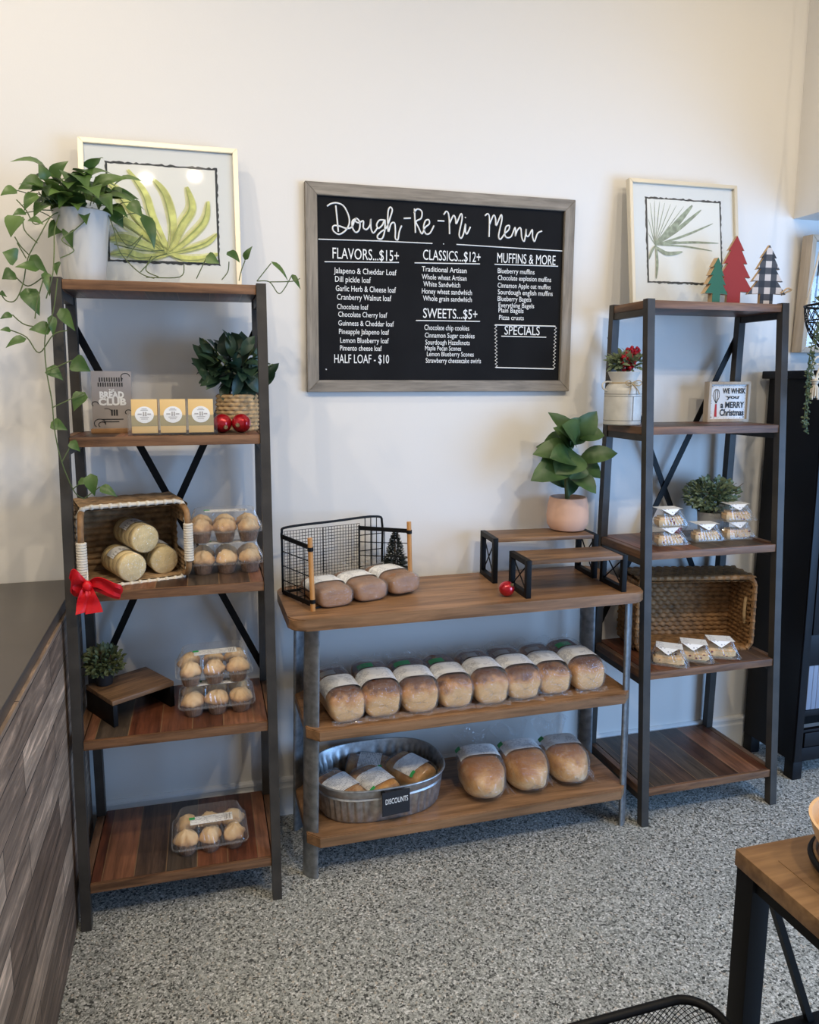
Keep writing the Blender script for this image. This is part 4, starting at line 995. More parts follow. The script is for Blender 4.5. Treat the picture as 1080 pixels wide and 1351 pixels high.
# ------------------------------------------------------------------ fourth tier: dark riser and greenery
rs = thing('display_riser', 'small dark wooden riser standing askew behind the muffin boxes', 'riser', (.567, -.203, Z4), .56)
obj('riser_top', B().box((-.100, -.086, .066), (.100, .086, .080), .0015), M['riser_wood'], rs)
for s in (-1, 1): obj('side_panel', B().box((s*.100-.007-s*.0075, -.087, 0), (s*.100+.007-s*.0075, .087, .0655), .001), M['black'], rs)
def small_bush(label, loc, n, rad, zc, pr, phh, mat, pot, seed, ln=.03, wd=.014, leafk='oval'):
    t = thing('potted_greenery', label, 'plant', loc)
    obj('pot', B().lathe([(pr*.8, 0), (pr*.86, .003), (pr, phh), (pr*.9, phh), (pr*.85, phh*.8)], 24), pot, t)
    b = B(); bush(b, n, (0, 0, zc), rad, ln, wd, seed, leafk, .3, .3); obj('foliage', b, mat, t, 60, recalc=False)
    b = B(); R = random.Random(seed)
    for _ in range(14): b.tube(smooth_path([(0, 0, phh*.7), (R.uniform(-.3, .3)*rad[0], R.uniform(-.3, .3)*rad[1], zc*.8), (R.uniform(-.8, .8)*rad[0], R.uniform(-.8, .8)*rad[1], zc+rad[2]*R.uniform(0, .8))], 3), .0012, 4)
    obj('stem', b, M['brown_stem'], t); return t
small_bush('small bushy greenery sitting on the dark riser', (.492, -.190, Z4+.0805), 420, (.062, .055, .055), .072, .028, .035, M['bush_dim'], M['ink'], 8, .020, .010)

# ------------------------------------------------------------------ wire basket with dowel posts and brown loaves
wb = thing('wire_basket', 'black wire basket with two wooden dowel posts at the end of the bread table', 'basket', (1.25, -.16, TT))
X = tr(-1.25, .16, 0)
BL, BM, BR_ = Vector((1.050, -.135, 0)), Vector((1.325, -.062, 0)), Vector((1.412, -.042, 0)); F1, F2 = Vector((1.117, -.330, 0)), Vector((1.480, -.158, 0))
hz = .222; up = Vector((0, 0, 1))
fr = B()
bk = (BR_-BL).normalized()
fr.tube(smooth_path([BL+up*.006, BL+up*.16, BL+up*(hz-.016), BL+up*hz+bk*.02, BL.lerp(BR_, .5)+up*(hz+.004), BR_+up*(hz+.006)-bk*.025, BR_+up*(hz-.022), BR_+up*.10, BR_+up*.006], 5), .0042, 7, X=X)
fr.tube([BL+up*.006, BR_+up*.006], .0042, 7, X=X)
obj('back_frame', fr, M['black'], wb)
for a, c in ((BL, F1), (BM, F2)):
    s = B()
    for z in (.006, hz-.030):
        z2 = z+(.010 if z < .1 else 0); d = (c-a).normalized(); sd = Vector((-d.y, d.x, 0))*.002
        s.hull([a+up*(z-.006)-sd, a+up*(z-.006)+sd, a+up*(z+.008)+sd, a+up*(z+.008)-sd], [c+up*(z2-.006)-sd, c+up*(z2-.006)+sd, c+up*(z2+.008)+sd, c+up*(z2+.008)-sd], X)
    s.tube([a+up*.006, a+up*(hz-.02)], .0035, 6, X=X)
    for k in range(1, 4): s.tube([a.lerp(c, k/4)+up*.01, a.lerp(c, k/4)+up*(hz-.028)], .0017, 5, X=X)
    for k in range(1, 4): s.tube([a+up*(hz-.03)*k/4, c+up*((hz-.03)*k/4+.006)], .0017, 5, X=X)
    obj('side_panel', s, M['black'], wb)
m = B(); e0, e1 = BL.lerp(BR_, .02), BM
for k in range(27): p = e0.lerp(e1, k/26)-Vector((0, .006, 0)); m.tube([p+up*.012, p+up*(hz-.012)], .0009 if k not in (13,) else .002, 4, X=X)
for k in range(20): z = .012+(hz-.024)*k/19; m.tube([e0-Vector((0, .006, 0))+up*z, e1-Vector((0, .006, 0))+up*z], .0009, 4, X=X)
obj('fine_mesh', m, M['black'], wb)
g = B()
for k in range(1, 4): p = BM.lerp(BR_, k/4); g.tube([p+up*.006, p+up*(hz+.003)], .0017, 5, X=X)
for k in range(1, 4): g.tube([BM+up*hz*k/4, BR_+up*hz*k/4], .0017, 5, X=X)
for k in range(1, 7): g.tube([BL.lerp(BR_, k/7)+up*.004, F1.lerp(F2, k/7)+up*.004], .0016, 5, X=X)
g.tube([F1+up*.005, F2+up*.005], .003, 6, X=X)
for k in range(1, 3): g.tube([BL.lerp(F1, k/3)+up*.004, BR_.lerp(F2, k/3)+up*.004], .0016, 5, X=X)
obj('wire_grid', g, M['black'], wb)
for p in (F1, F2):
    q = p+Vector((0, -.008, 0)); l = Vector((-.006, .004, 0))
    d = obj('dowel_post', B().tube([q, q+up*.10+l*.5, q+up*(hz+.004)+l], .0078, 12, X=X), M['handle_wood'], wb)
    b = B()
    for z, kk in ((.030, .14), (hz-.030, .86)): b.tube([q+up*(z-.006)+l*kk, q+up*(z+.006)+l*kk], .0095, 12, X=X)
    obj('clamp', b, M['black'], d)

def section(t, w, h, mush):
    """half-round loaf outline: t 0..1 around, flat underneath"""
    a = 2*PI*t-PI/2; x = math.cos(a); z = math.sin(a)
    sx = math.copysign(abs(x)**.55, x)*w/2; sz = math.copysign(abs(z)**.62, z)
    sz = (sz*.5+.5)*h if sz > 0 else (.5+sz*.5)*h
    return sx*(1+(mush*math.sin(PI*min(1, max(0, (sz/h-.35)/.65))) if sz > .35*h else 0)), sz
BOX_ENDS = [(-1.005, .002), (-1.0, .40), (-.99, .62), (-.965, .77), (-.92, .87), (-.85, .94), (-.74, .985), (-.58, 1), (-.3, 1.01), (0, 1.015), (.3, 1.01), (.6, 1), (.86, .97), (.935, .92), (.975, .82), (1, .55), (1.005, .002)]
def loaf_skin(b, w, l, h, mush, ends, nu=36, nv=0, grow=0, jitter=0, seed=1):
    R = random.Random(seed)
    if ends >= 4: rings = BOX_ENDS
    else: rings = [(-math.cos(PI*i/20), max(.002, math.sin(PI*i/20)**(2/ends))) for i in range(21)]
    J = [[R.uniform(-1, 1) for _ in range(nu)] for _ in rings]; ph = [R.uniform(0, 6) for _ in range(4)]
    def fn(u, v):
        i = int(round(v*(len(rings)-1))); s, k = rings[i]; x, z = section(u, w, h, mush); j = J[i][int(round(u*nu)) % nu]*jitter
        g = 1+grow; wob = 1+.018*math.sin(5*s+ph[0])+.02*math.sin(2*PI*u*2+ph[1]+2*s)
        zk = k if ends < 4 else k**.8
        return (x*(k if ends < 4 else k**.55)*g*(1+j)*wob, s*l/2*g*(1-.03*max(0, z/h-.6)*(ends >= 4)), max(0, (h*.40+(z-h*.40)*zk)*g*wob+j*h))
    b.grid(fn, nu, len(rings), True); return b
def label_over(w, l, h, mush, v0, v1, mat, parent, u0=.30, u1=.80, grow=.035, name='printed_label', yshift=0):
    b = B(); b.grid(lambda a, c: (lambda p: (p[0]*(1+grow), (v0+(v1-v0)*c+yshift*(a-.5))*l, p[1]*(1+grow)+.0012))(section(u0+(u1-u0)*a, w, h, mush)), 26, 2)
    return obj(name, b, mat, parent, 70)

def brown_loaf(label, loc, rz):
    t = thing('bagged_brown_loaf', label, 'bread', loc, rz, 'bagged brown loaves in the wire basket'); w, l, h = .112, .185, .064
    obj('loaf', loaf_skin(B(), w, l, h, .03, 5), M['rye'], t, 60)
    obj('bag', loaf_skin(B(), w, l, h, .03, 5, grow=.045, jitter=.010, seed=len(label)), M['bag'], t, 80)
    b = B(); b.grid(lambda u, v: ((u-.5)*(.09+.05*v), l*.5+.06*v-.005, .03+.05*v+.016*math.sin(9*u+4*v)), 12, 6); obj('bag_tail', b, M['bag'], t, 80)
    label_over(w, l, h, .03, -.10, .28, M['label'], t, .28, .74, .05)
    return t
brown_loaf('brown bagged loaf nearest the left dowel post of the wire basket', (1.176, -.238, TT), .20)
brown_loaf('brown bagged loaf between the other two in the wire basket', (1.292, -.206, TT+.001), .28)
brown_loaf('brown bagged loaf nearest the little frosted pine tree', (1.410, -.172, TT+.006), .30)

pt = thing('tabletop_pine', 'little frosted artificial pine tree behind the wire basket', 'tree', (1.445, -.092, TT+.002))
R = random.Random(2); b = B(); b2 = B()
for i in range(900):
    u = R.random()**.75; z = .022+.150*(1-u) if False else .022+.150*R.random()**1.15; r = .058*(1-(z-.02)/.162)+.007; an = R.uniform(0, 2*PI)
    p = Vector((math.cos(an)*r*.35, math.sin(an)*r*.35, z)); q = Vector((math.cos(an)*r, math.sin(an)*r*.85, z+R.uniform(-.004, .014)))
    b.leaf(p, q, .0065, (R.uniform(-1, 1), R.uniform(-1, 1), .5), 'lance', .1, .1, 4)
    if R.random() < .28: b2.leaf(p.lerp(q, .55)+Vector((0, 0, .0015)), q+Vector((0, 0, .0018)), .0042, (0, -.4, 1), 'oval', .1, .05, 4)
obj('needles', b, M['pine'], pt, 60, recalc=False); obj('frosting', b2, M['snow'], pt, 60, recalc=False)
obj('trunk', B().tube([(0, 0, 0), (0, 0, .16)], [.007, .002], 8), M['brown_stem'], pt)

# ------------------------------------------------------------------ the two nested risers on the table
def x_riser(label, loc, rz, w, d, h):
    t = thing('display_riser', label, 'riser', loc, rz, 'wood and black metal risers on the bread table'); s = .0175
    obj('riser_top', B().box((-w/2+.004, -d/2+.002, h-.0135), (w/2-.004, d/2-.002, h), .001), M['riser_wood'], t)
    for sx in (-1, 1):
        x0 = sx*(w/2-s/2)-s/2; x1 = x0+s
        if sx < 0: x0 -= s*.75; x1 -= s*.75
        else: x0 += s*.75; x1 += s*.75
        f = B()
        for y0 in (-d/2, d/2-s): f.box((x0, y0, 0), (x1, y0+s, h+.001), .0008)
        f.box((x0, -d/2+s, h-s+.001), (x1, d/2-s, h+.001)).box((x0, -d/2+s, 0), (x1, d/2-s, s))
        fo = obj('side_frame', f, M['black'], t)
        xm = (x0+x1)/2; c = B()
        c.tube([(xm, -d/2+s, s), (xm, d/2-s, h-s)], .0022, 6); c.tube([(xm, d/2-s, s), (xm, -d/2+s, h-s)], .0022, 6)
        obj('cross_wire', c, M['black'], fo)
    return t
x_riser('larger riser at the back of the bread table, pink potted plant on it', (1.967, -.138, TT), -.075, .362, .146, .158)
x_riser('smaller riser standing in front of the taller one on the bread table', (1.982, -.322, TT), -.035, .332, .146, .124)
ornament('lone red ball ornament beside the smaller riser on the bread table', (1.752, -.345, TT), .5, .0255, None, .9)

fp = thing('potted_fig', 'broad-leaved green plant in a pink pot on the larger riser', 'plant', (2.093, -.112, TT+.159))
pl = tr(-2.093, .112, -TT-.159)
obj('pot', B().lathe([(.050, 0), (.062, .004), (.073, .022), (.0755, .050), (.072, .090), (.066, .119), (.0625, .121), (.060, .112), (.058, .10)], 36), M['pot_pink'], fp)
obj('soil', B().lathe([(.001, .103), (.059, .102)], 24), M['soil'], fp)
b = B(); R = random.Random(3)
for i, (x0, y0, z0, x1, y1, z1, w) in enumerate(FIDDLE):
    b.leaf((x0, y0+R.uniform(-.02, .03), z0), (x1, y1-R.uniform(0, .03), z1), w*1.32, (R.uniform(-.35, .35), -.75, R.uniform(.35, .75)), 'oval', .24, .14, 9)
for x1, y1, z1, w in ((2.16, -.05, 1.30, .09), (2.00, -.04, 1.33, .09), (2.10, -.04, 1.38, .08), (2.19, -.06, 1.22, .08), (2.03, -.05, 1.22, .08)):
    b.leaf((2.09, -.10, z1-.05), (x1, y1, z1), w, (0, -.6, .7), 'oval', .22, .14, 9)
b.bm.transform(pl); obj('foliage', b, M['fiddle'], fp, 70, recalc=False)
obj('trunk', B().tube(smooth_path([(0, 0, .09), (-.010, -.004, .17), (-.014, -.008, .26), (-.018, -.012, .36)], 5), [.009]*10+[.006]*6, 8), M['stem'], fp)

# ------------------------------------------------------------------ bagged sandwich loaves on the middle shelf
ZM = .5055
def bread(label, loc, rz, w=.112, l=.235, h=.104, seed=1):
    t = thing('bagged_loaf', label, 'bread', loc, rz, 'bagged sandwich loaves on the middle table shelf')
    lf = loaf_skin(B(), w, l, h, .10, 6, seed=seed); crag(lf, .0035, 42, seed*.37); obj('loaf', lf, M['crust'], t, 60)
    bag = obj('bag', loaf_skin(B(), w, l, h, .10, 6, grow=.06, jitter=.020, seed=seed+50), M['bag'], t, 80)
    b = B()
    b.grid(lambda u, v: ((u-.5)*w*(1.06-.1*v), l*.5-.004+.055*v, .05+.045*v+.012*math.sin(8*u+seed+5*v)), 12, 6)
    obj('bag_tail', b, M['bag'], bag, 80); b = B()
    b.grid(lambda u, v: ((u-.5)*w*1.06, -l*.5-.002-.016*v, .016-.010*v+.003*math.sin(12*u+seed)), 12, 4)
    obj('bag_fold', b, M['bag'], bag, 80); b = B()
    b.grid(lambda u, v: (w*.52+.016*v+.003*math.sin(11*u+seed), -l*.45+l*.5*u, .040-.030*v+.006*math.sin(14*u+seed)), 14, 4)
    obj('bag_fold', b, M['bag'], bag, 80)
    label_over(w, l, h, .10, -.32, .06, M['label'], t, .27, .73, .075)
    label_over(w, l, h, .10, .10, .24, M['green_label'] if seed in (2, 3, 4, 8) else M['grey_print'], t, .50, .62, .075, 'sticker')
    return t
LX = [(1.206, -.268, .10), (1.331, -.262, -.02), (1.458, -.262, -.05), (1.580, -.258, -.03), (1.700, -.262, -.02), (1.822, -.254, -.05), (1.944, -.244, -.10), (2.066, -.246, -.03)]
NM = ['bagged sandwich loaf nearest the dark grey table leg, first of the shelf row', 'second bagged sandwich loaf of the shelf row, counting from the tub end', 'third bagged sandwich loaf of the shelf row, counting from the tub end', 'fourth bagged sandwich loaf of the shelf row, counting from the tub end',
      'fifth bagged sandwich loaf of the shelf row, fourth from the far end', 'sixth bagged sandwich loaf of the shelf row, third from the far end', 'seventh bagged sandwich loaf of the shelf row, last but one', 'last bagged sandwich loaf of the shelf row, nearest the slim bluish leg']
for i, (x, y, a) in enumerate(LX): bread(NM[i], (x, y, ZM), a, .108+.004*(i % 3), .235, .100+.004*((i*2) % 3), i+1)

# ------------------------------------------------------------------ bottom shelf: round loaves and the tub
ZL = .1575
def round_loaf(label, loc, rz, w, l, h, seed):
    t = thing('bagged_round_loaf', label, 'bread', loc, rz, 'bagged round loaves on the bottom table shelf')
    lf = loaf_skin(B(), w, l, h, .02, 2.3, seed=seed); crag(lf, .004, 30, seed*.37); obj('loaf', lf, M['crust_round'], t, 60)
    bag = obj('bag', loaf_skin(B(), w, l, h, .02, 2.6, grow=.06, jitter=.022, seed=seed+9, nv=24), M['bag'], t, 80)
    b = B()
    b.grid(lambda u, v: ((u-.5)*(.05+.10*v), l*.44+.05*v, .07+.070*v+.014*math.sin(10*u+seed+3*v)), 14, 7)
    obj('bag_tail', b, M['bag'], bag, 80); b = B()
    b.grid(lambda u, v: (w*.47+.024*v+.006*math.sin(9*u+seed), -l*.40+l*.45*u, .038-.030*v+.010*math.sin(12*u+seed)), 14, 5)
    obj('bag_fold', b, M['bag'], bag, 80)
    label_over(w, l, h, .02, -.02, .30, M['label'], t, .33, .66, .06, yshift=-.06)
    label_over(w, l, h, .02, .22, .32, M['green_label'], t, .60, .67, .065, 'sticker')
    return t
round_loaf('bagged round loaf nearest the galvanized tub', (1.704, -.275, ZL), -.12, .150, .225, .118, 1)
round_loaf('bagged round loaf between the other two on the bottom table shelf', (1.868, -.270, ZL), -.05, .146, .220, .116, 2)
round_loaf('bagged round loaf nearest the slim bluish table leg, bottom shelf', (2.030, -.262, ZL), -.10, .146, .220, .110, 3)

tub = thing('galvanized_tub', 'oval galvanized metal tub with ribbed sides, holding discounted loaves', 'tub', (1.345, -.238, ZL), .035)
def oval(a, sx, sy): c, s = math.cos(a), math.sin(a); return math.copysign(abs(c)**.72, c)*sx, math.copysign(abs(s)**.80, s)*sy
prof = [(.200, .134, 0), (.203, .137, .004), (.205, .139, .010), (.214, .148, .078), (.217, .151, .084), (.214, .148, .089), (.219, .153, .095), (.222, .156, .116), (.226, .160, .119), (.226, .160, .123), (.221, .155, .123)]
inner = [(.218, .152, .116), (.214, .148, .094), (.210, .144, .084), (.200, .134, .010), (.196, .130, .006)]
n = 220; vs = []; fs = []
for li, (sx, sy, z) in enumerate(prof+inner):
    for k in range(n):
        a = 2*PI*k/n; rb_ = .0032*math.sin(a*44) if li in (2, 3, 13) else 0
        x, y = oval(a, sx+rb_, sy+rb_); vs.append((x, y, z))
m_ = len(prof+inner)
for li in range(m_-1):
    for k in range(n): fs.append((li*n+k, li*n+(k+1) % n, (li+1)*n+(k+1) % n, (li+1)*n+k))
fs += [tuple(range(n))[::-1], tuple(range((m_-1)*n, m_*n))]
b = B(); b.raw(vs, fs); obj('tub_body', b, M['galv'], tub, 35)
b = B(); b.tube([(oval(2*PI*k/120, .2245, .1585)[0], oval(2*PI*k/120, .2245, .1585)[1], .121) for k in range(120)], .0035, 8, True); obj('rolled_rim', b, M['galv'], tub)
for s in (-1, 1):
    h = obj('handle', B().tube(smooth_path([(s*.224, -.028, .100), (s*.230, -.026, .082), (s*.232, 0, .074), (s*.230, .026, .082), (s*.224, .028, .100)], 5), .003, 7), M['galv'], tub)
    b = B()
    for y in (-.028, .028): b.box((s*.221-.004, y-.007, .094), (s*.221+.006, y+.007, .108), .001)
    obj('handle_bracket', b, M['galv'], h)
ds = thing('discount_tag', 'small black tag lettered DISCOUNTS clipped to the rim of the tub', 'sign', (1.362, -.4075, ZL+.085), .10)
obj('tag_board', B().prism(rr_ if False else [(-.047, -.046), (.047, -.046), (.047, .034), (-.047, .034)], -.003, 0, bev=.0008), M['slate'], ds)
text_part('chalk_lettering', 'DISCOUNTS', -.036, .040, -.006, .018, -.0036, M['chalk'], ds, 0, .01)
obj('clip', B().box((-.046, -.001, .022), (-.036, .014, .036), .001), M['black'], ds)
def half_loaf(label, loc, rz, tilt, seed):
    t = thing('discounted_loaf', label, 'bread', loc, rz, 'discounted loaves in the tub'); t.rotation_euler = (tilt, 0, rz); w, l, h = .112, .150, .085
    obj('loaf', loaf_skin(B(), w, l, h, .06, 4, seed=seed), M['crust_round'], t, 60)
    obj('bag', loaf_skin(B(), w, l, h, .06, 4, grow=.05, jitter=.010, seed=seed+5), M['bag'], t, 80)
    label_over(w, l, h, .06, -.30, .22, M['label'], t, .34, .68, .06)
    label_over(w, l, h, .06, -.34, -.26, M['green_label'], t, .58, .68, .065, 'sticker')
    return t
half_loaf('discounted loaf at the near end of the tub, label facing up', (1.205, -.265, ZL+.010), .55, .12, 1)
half_loaf('discounted loaf directly behind the black tag in the tub', (1.325, -.265, ZL+.012), .45, .10, 2)
half_loaf('discounted loaf with a long label at the far end of the tub', (1.465, -.225, ZL+.020), .60, .05, 3)
half_loaf('discounted loaf without visible label, lying against the back of the tub', (1.335, -.150, ZL+.006), 1.2, .0, 4)

# ------------------------------------------------------------------ wooden trees on the shelf by the cabinet
def tree_outline(w, h, spread=1.0):
    tw = [(0, 1.0), (.20, .80), (.13, .80), (.30, .61), (.19, .61), (.40, .41), (.25, .41), (.5, .20), (.17, .20), (.17, 0)]
    R_ = [(x*w*spread, z*h+(-.012*h if i in (1, 3, 5, 7) else 0)) for i, (x, z) in enumerate(tw)]
    return R_+[(-x, z) for x, z in reversed(R_) if x > 1e-6]
def wood_tree(label, loc, rz, w, h, th, paint, grp='flat wooden trees beside the palm print'):
    t = thing('wooden_tree', label, 'tree decoration', loc, rz, grp)
    obj('tree_board', B().prism(tree_outline(w, h), -th/2, th/2, side=1), [M['raw_wood'], M['raw_wood']], t, 0)
    obj('painted_face', B().prism(tree_outline(w*.985, h*.99), -th/2-.0012, -th/2, X=tr(0, 0, .001)), M[paint], t, 0)
    return t
wood_tree('small green wooden tree on the shelf top, its edges bare wood', (2.540, -.262, TIERS[0]+.0005), .16, .108, .150, .018, 'paint_green')
wood_tree('tallest wooden tree, painted red, between the green and plaid ones', (2.672, -.195, TIERS[0]+.0005), -.14, .150, .242, .012, 'paint_red')
wood_tree('wooden tree in black and white buffalo plaid at the end of the shelf top', (2.795, -.215, TIERS[0]+.0005), -.12, .150, .212, .012, 'plaid')
obj('curled_offcut', B().tube(smooth_path([(.055, -.010, .045), (.080, -.006, .062), (.098, -.004, .058), (.082, -.002, .050), (.060, -.004, .040)], 4), .0035, 6), M['raw_wood'], bpy.data.objects['wooden_tree.002'])

# ------------------------------------------------------------------ milk can and Christmas sign
mc = thing('milk_can', 'whitewashed metal milk can with red berries and a twine bow', 'milk can', (2.265, -.165, Z2))
obj('can_body', B().lathe([(.061, 0), (.064, .003), (.064, .118), (.063, .126), (.055, .139), (.044, .148), (.043, .156), (.050, .172), (.055, .186), (.053, .187), (.047, .17), (.040, .155)], 40), M['milk_can'], mc)
b = B()
for z in (.016, .100, .108): b.lathe([(.0642, z), (.0650, z+.001), (.0642, z+.002)], 40, cap=False)
b.box((-.0012, -.0652, .016), (.0012, -.0640, .10)); obj('band_line', b, M['can_line'], mc)
for s in (-1, 1): obj('handle', B().tube(smooth_path([(s*.058, 0, .118), (s*.080, 0, .128), (s*.082, 0, .145), (s*.066, 0, .152), (s*.046, 0, .150)], 5), .003, 7), M['milk_can'], mc)
b = B(); b.tube([(.047*math.cos(k*PI/14), .047*math.sin(k*PI/14), .1475) for k in range(28)], .0024, 6, True)
for s in (-1, 1):
    b.tube(smooth_path([(0, -.050, .147), (s*.018, -.062, .156), (s*.034, -.062, .148), (s*.018, -.064, .138), (0, -.052, .146)], 5), .0018, 6)
    b.tube(smooth_path([(0, -.052, .146), (s*.012, -.064, .128), (s*.020, -.070, .108)], 4), .0018, 6)
obj('twine_bow', b, M['twine'], mc)
b = B(); bush(b, 170, (0, 0, .222), (.070, .060, .040), .034, .014, 21, 'oval', .4, .2); obj('greenery', b, M['bush'], mc, 60, recalc=False)
b = B(); R = random.Random(6)
for cx, cy, cz, r, n in ((.010, -.020, .225, .026, 34), (-.018, -.024, .232, .020, 22), (.018, -.015, .255, .020, 22), (.002, -.02, .205, .022, 16), (.032, -.018, .262, .013, 10)):
    for _ in range(n): b.ball((cx+R.gauss(0, r*.5), cy+R.gauss(0, r*.4), cz+R.gauss(0, r*.55)), R.uniform(.0045, .0068), 8, 6)
obj('berries', b, M['red_berry'], mc)
obj('stem', B().tube([(0, 0, .12), (.005, -.01, .22)], .004, 6), M['brown_stem'], mc)

ms = thing('christmas_sign', 'square framed sign reading We whisk you a merry Christmas', 'sign', (2.755, -.100, Z2+.0005), -.05)
w, h = .178, .152
for q in ([(-w/2, 0), (-w/2, h), (-w/2+.011, h-.011), (-w/2+.011, .011)], [(w/2, 0), (w/2-.011, .011), (w/2-.011, h-.011), (w/2, h)], [(-w/2, h), (w/2, h), (w/2-.011, h-.011), (-w/2+.011, h-.011)], [(-w/2, 0), (-w/2+.011, .011), (w/2-.011, .011), (w/2, 0)]):
    obj('frame_side', B().prism(q, -.018, .012, bev=.0008), M['pale_wood'], ms)
pn = obj('sign_panel', B().box((-w/2+.010, -.010, .010), (w/2-.010, .008, h-.010)), M['white'], ms, 0)
for body, a, c, z, hh in (('WE WHISK', -.026, .072, .108, .019), ('you', -.008, .044, .088, .014), ('a MERRY', -.032, .070, .054, .022), ('Christmas', -.034, .070, .024, .024)):
    text_part('sign_lettering', body, a, c, z, hh, -.0112, M['ink'], pn, 0, .03)
b = B()
for s in (-1, -.4, .4, 1): b.tube(smooth_path([(-.052, -.0113, .070), (-.052+s*.012, -.0113, .095), (-.052+s*.009, -.0113, .118), (-.052, -.0113, .124)], 5), .0009, 4)
obj('whisk_wires', b, M['ink'], pn)
obj('whisk_handle', B().prism([(-.057, .020), (-.047, .020), (-.049, .068), (-.055, .068)], -.0118, -.0102), M['red_ink'], pn)
b = B()
for sx in (-1, 1):
    for z in (.018, h-.018): b.ball((sx*.070, -.0105, z), .0035, 8, 6, (1, .3, 1))
    b.tube([(sx*.026+.018, -.0113, .094), (sx*.030+.018, -.0113, .098)], .0012, 4)
R = random.Random(9)
for i in range(60):
    e = i % 4; u = R.uniform(-.072, .072); v = R.uniform(.016, h-.016)
    x, z = ((u, .013+R.uniform(0, .006)), (u, h-.013-R.uniform(0, .006)), (-.074+R.uniform(0, .006), v), (.074-R.uniform(0, .006), v))[e]
    b.box((x-.001, -.0107, z-.001), (x+.001, -.0101, z+.001))
obj('corner_dots', b, M['grey_print'], pn)

# ------------------------------------------------------------------ scones, third and fourth tiers by the cabinet
def scone_box(label, slabel, loc, rz, sgrp):
    t = thing('scone_clamshell', label, 'clamshell box', loc, rz, 'clear single-scone boxes')
    obj('lid', ribbed_lid(.128, .105, .010, .064, .092, .066, 34, .0009, .018), M['rib_plastic'], t, 30)
    b = B(); b.tube([(p.x, p.y, .008) for p in rr_path(.138, .114, .018, 60)], .0016, 5, True); b.slab(rrect(-.058, -.046, .058, .046, .016), .0002, .001); obj('base', b, M['plastic'], t)
    l = B(); l.raw([(-.044, .028, .0650), (.044, .028, .0650), (.046, -.0335, .0650), (-.044, -.0335, .0650)], [(0, 1, 2, 3)]); l.raw([(-.040, -.0335, .0650), (.030, -.0335, .0650), (-.004, -.0470, .0440)], [(0, 1, 2)])
    obj('paper_label', l, M['label'], t, 0)
    Xm = tr(*loc) @ rot(rz); p = Xm @ Vector((0, -.002, .0012))
    s = thing('scone', slabel, 'scone', p, rz+.04, sgrp)
    R = random.Random(slabel); b = B()
    out = [(-.052, -.034), (.040, -.036), (.052, -.026), (.050, .020), (.018, .034), (-.030, .030), (-.054, -.010)]
    b.slab(out, 0, .034, .008); obj('scone_body', b, M['scone'], s, 60)
    b = B()
    for _ in range(9):
        f = R.random()
        if f < .6: b.ball((R.uniform(-.046, .044), -.0345, R.uniform(.006, .028)), R.uniform(.0020, .004), 8, 6, (1.3, .5, 1))
        else: b.ball((R.uniform(-.04, .04), R.uniform(-.026, .02), .0335), R.uniform(.003, .005), 8, 6, (1.2, 1, .4))
    obj('dried_berries', b, M['berry'], s)
    return t
G3, G4 = 'scones on the shelf with the green plant', 'scones in front of the woven basket'
for where, loc, rz in (('lower box of the stack nearest the front post', (2.425, -.232, Z3), -.10), ('upper box of the stack nearest the front post', (2.422, -.230, Z3+.0670), -.06),
                       ('single box between the two stacks under the green plant', (2.597, -.210, Z3), -.12), ('lower box of the stack beside the cabinet', (2.735, -.205, Z3), -.10), ('upper box of the stack beside the cabinet', (2.732, -.203, Z3+.0670), -.14)):
    scone_box('clear scone box, '+where, 'berry scone inside the '+where, loc, rz, G3)
for where, loc, rz in (('box by the front post before the woven basket', (2.408, -.305, Z4), -.62), ('middle box of the row of three before the woven basket', (2.520, -.292, Z4), -.55), ('box at the cabinet end before the woven basket', (2.634, -.288, Z4), -.42)):
    scone_box('clear scone box, '+where, 'berry scone inside the '+where, loc, rz, G4)
ornament('red ball ornament half hidden behind the scone boxes, by the green plant', (2.545, -.120, Z3), .2, .026)
small_bush('bushy green plant in a grey pot behind the scone boxes', (2.705, -.115, Z3), 760, (.118, .075, .072), .152, .050, .085, M['bush'], M['pot_grey'], 17, .020, .0145)

# ------------------------------------------------------------------ woven basket on its side
wk = thing('woven_basket', 'brown water hyacinth basket lying on its side, open towards the room', 'basket', (2.590, -.150, Z4), -.20)
w, d, h = .430, .155, .275; th = .012
def weave(b, o, eu, ev, nrm, rows, cols, amp):
    o, eu, ev, nrm = map(Vector, (o, eu, ev, nrm)); nu, nv = cols*6+1, rows*4+1
    def fn(u, v):
        r = min(int(v*rows), rows-1); ph = .5*(r % 2)
        z = abs(math.sin(PI*v*rows))**.6*(.35+.65*abs(math.sin(PI*(u*cols+ph))))
        return o+eu*u+ev*(v+.25/rows*math.sin(2*PI*(u*cols+ph))*.5*(0 < v < 1))+nrm*(amp*z)
    b.grid(fn, nu, nv)
b = B()
weave(b, (-w/2, d/2, .006), (w, 0, 0), (0, 0, h-.012), (0, -1, 0), 15, 15, .008); weave(b, (-w/2, d/2+th, .006), (w, 0, 0), (0, 0, h-.012), (0, 1, 0), 15, 15, .006)
for s in (-1, 1):
    weave(b, (s*w/2, -d/2, .006), (0, d, 0), (0, 0, h-.012), (-s, 0, 0), 15, 6, .008); weave(b, (s*(w/2+th), -d/2, .006), (0, d+th, 0), (0, 0, h-.012), (s, 0, 0), 15, 6, .006)
for z, k in ((h-.008, -1), (h+th-.008, 1), (.009, 1), (.0055, -1)):
    weave(b, (-w/2-(th if k > 0 and z > .1 else 0), -d/2, z), (w+(2*th if k > 0 and z > .1 else 0), 0, 0), (0, d+(th if k > 0 and z > .1 else 0), 0), (0, 0, k), 6, 15, .007 if z > .02 else .003)
obj('woven_body', b, M['wicker'], wk, 70)
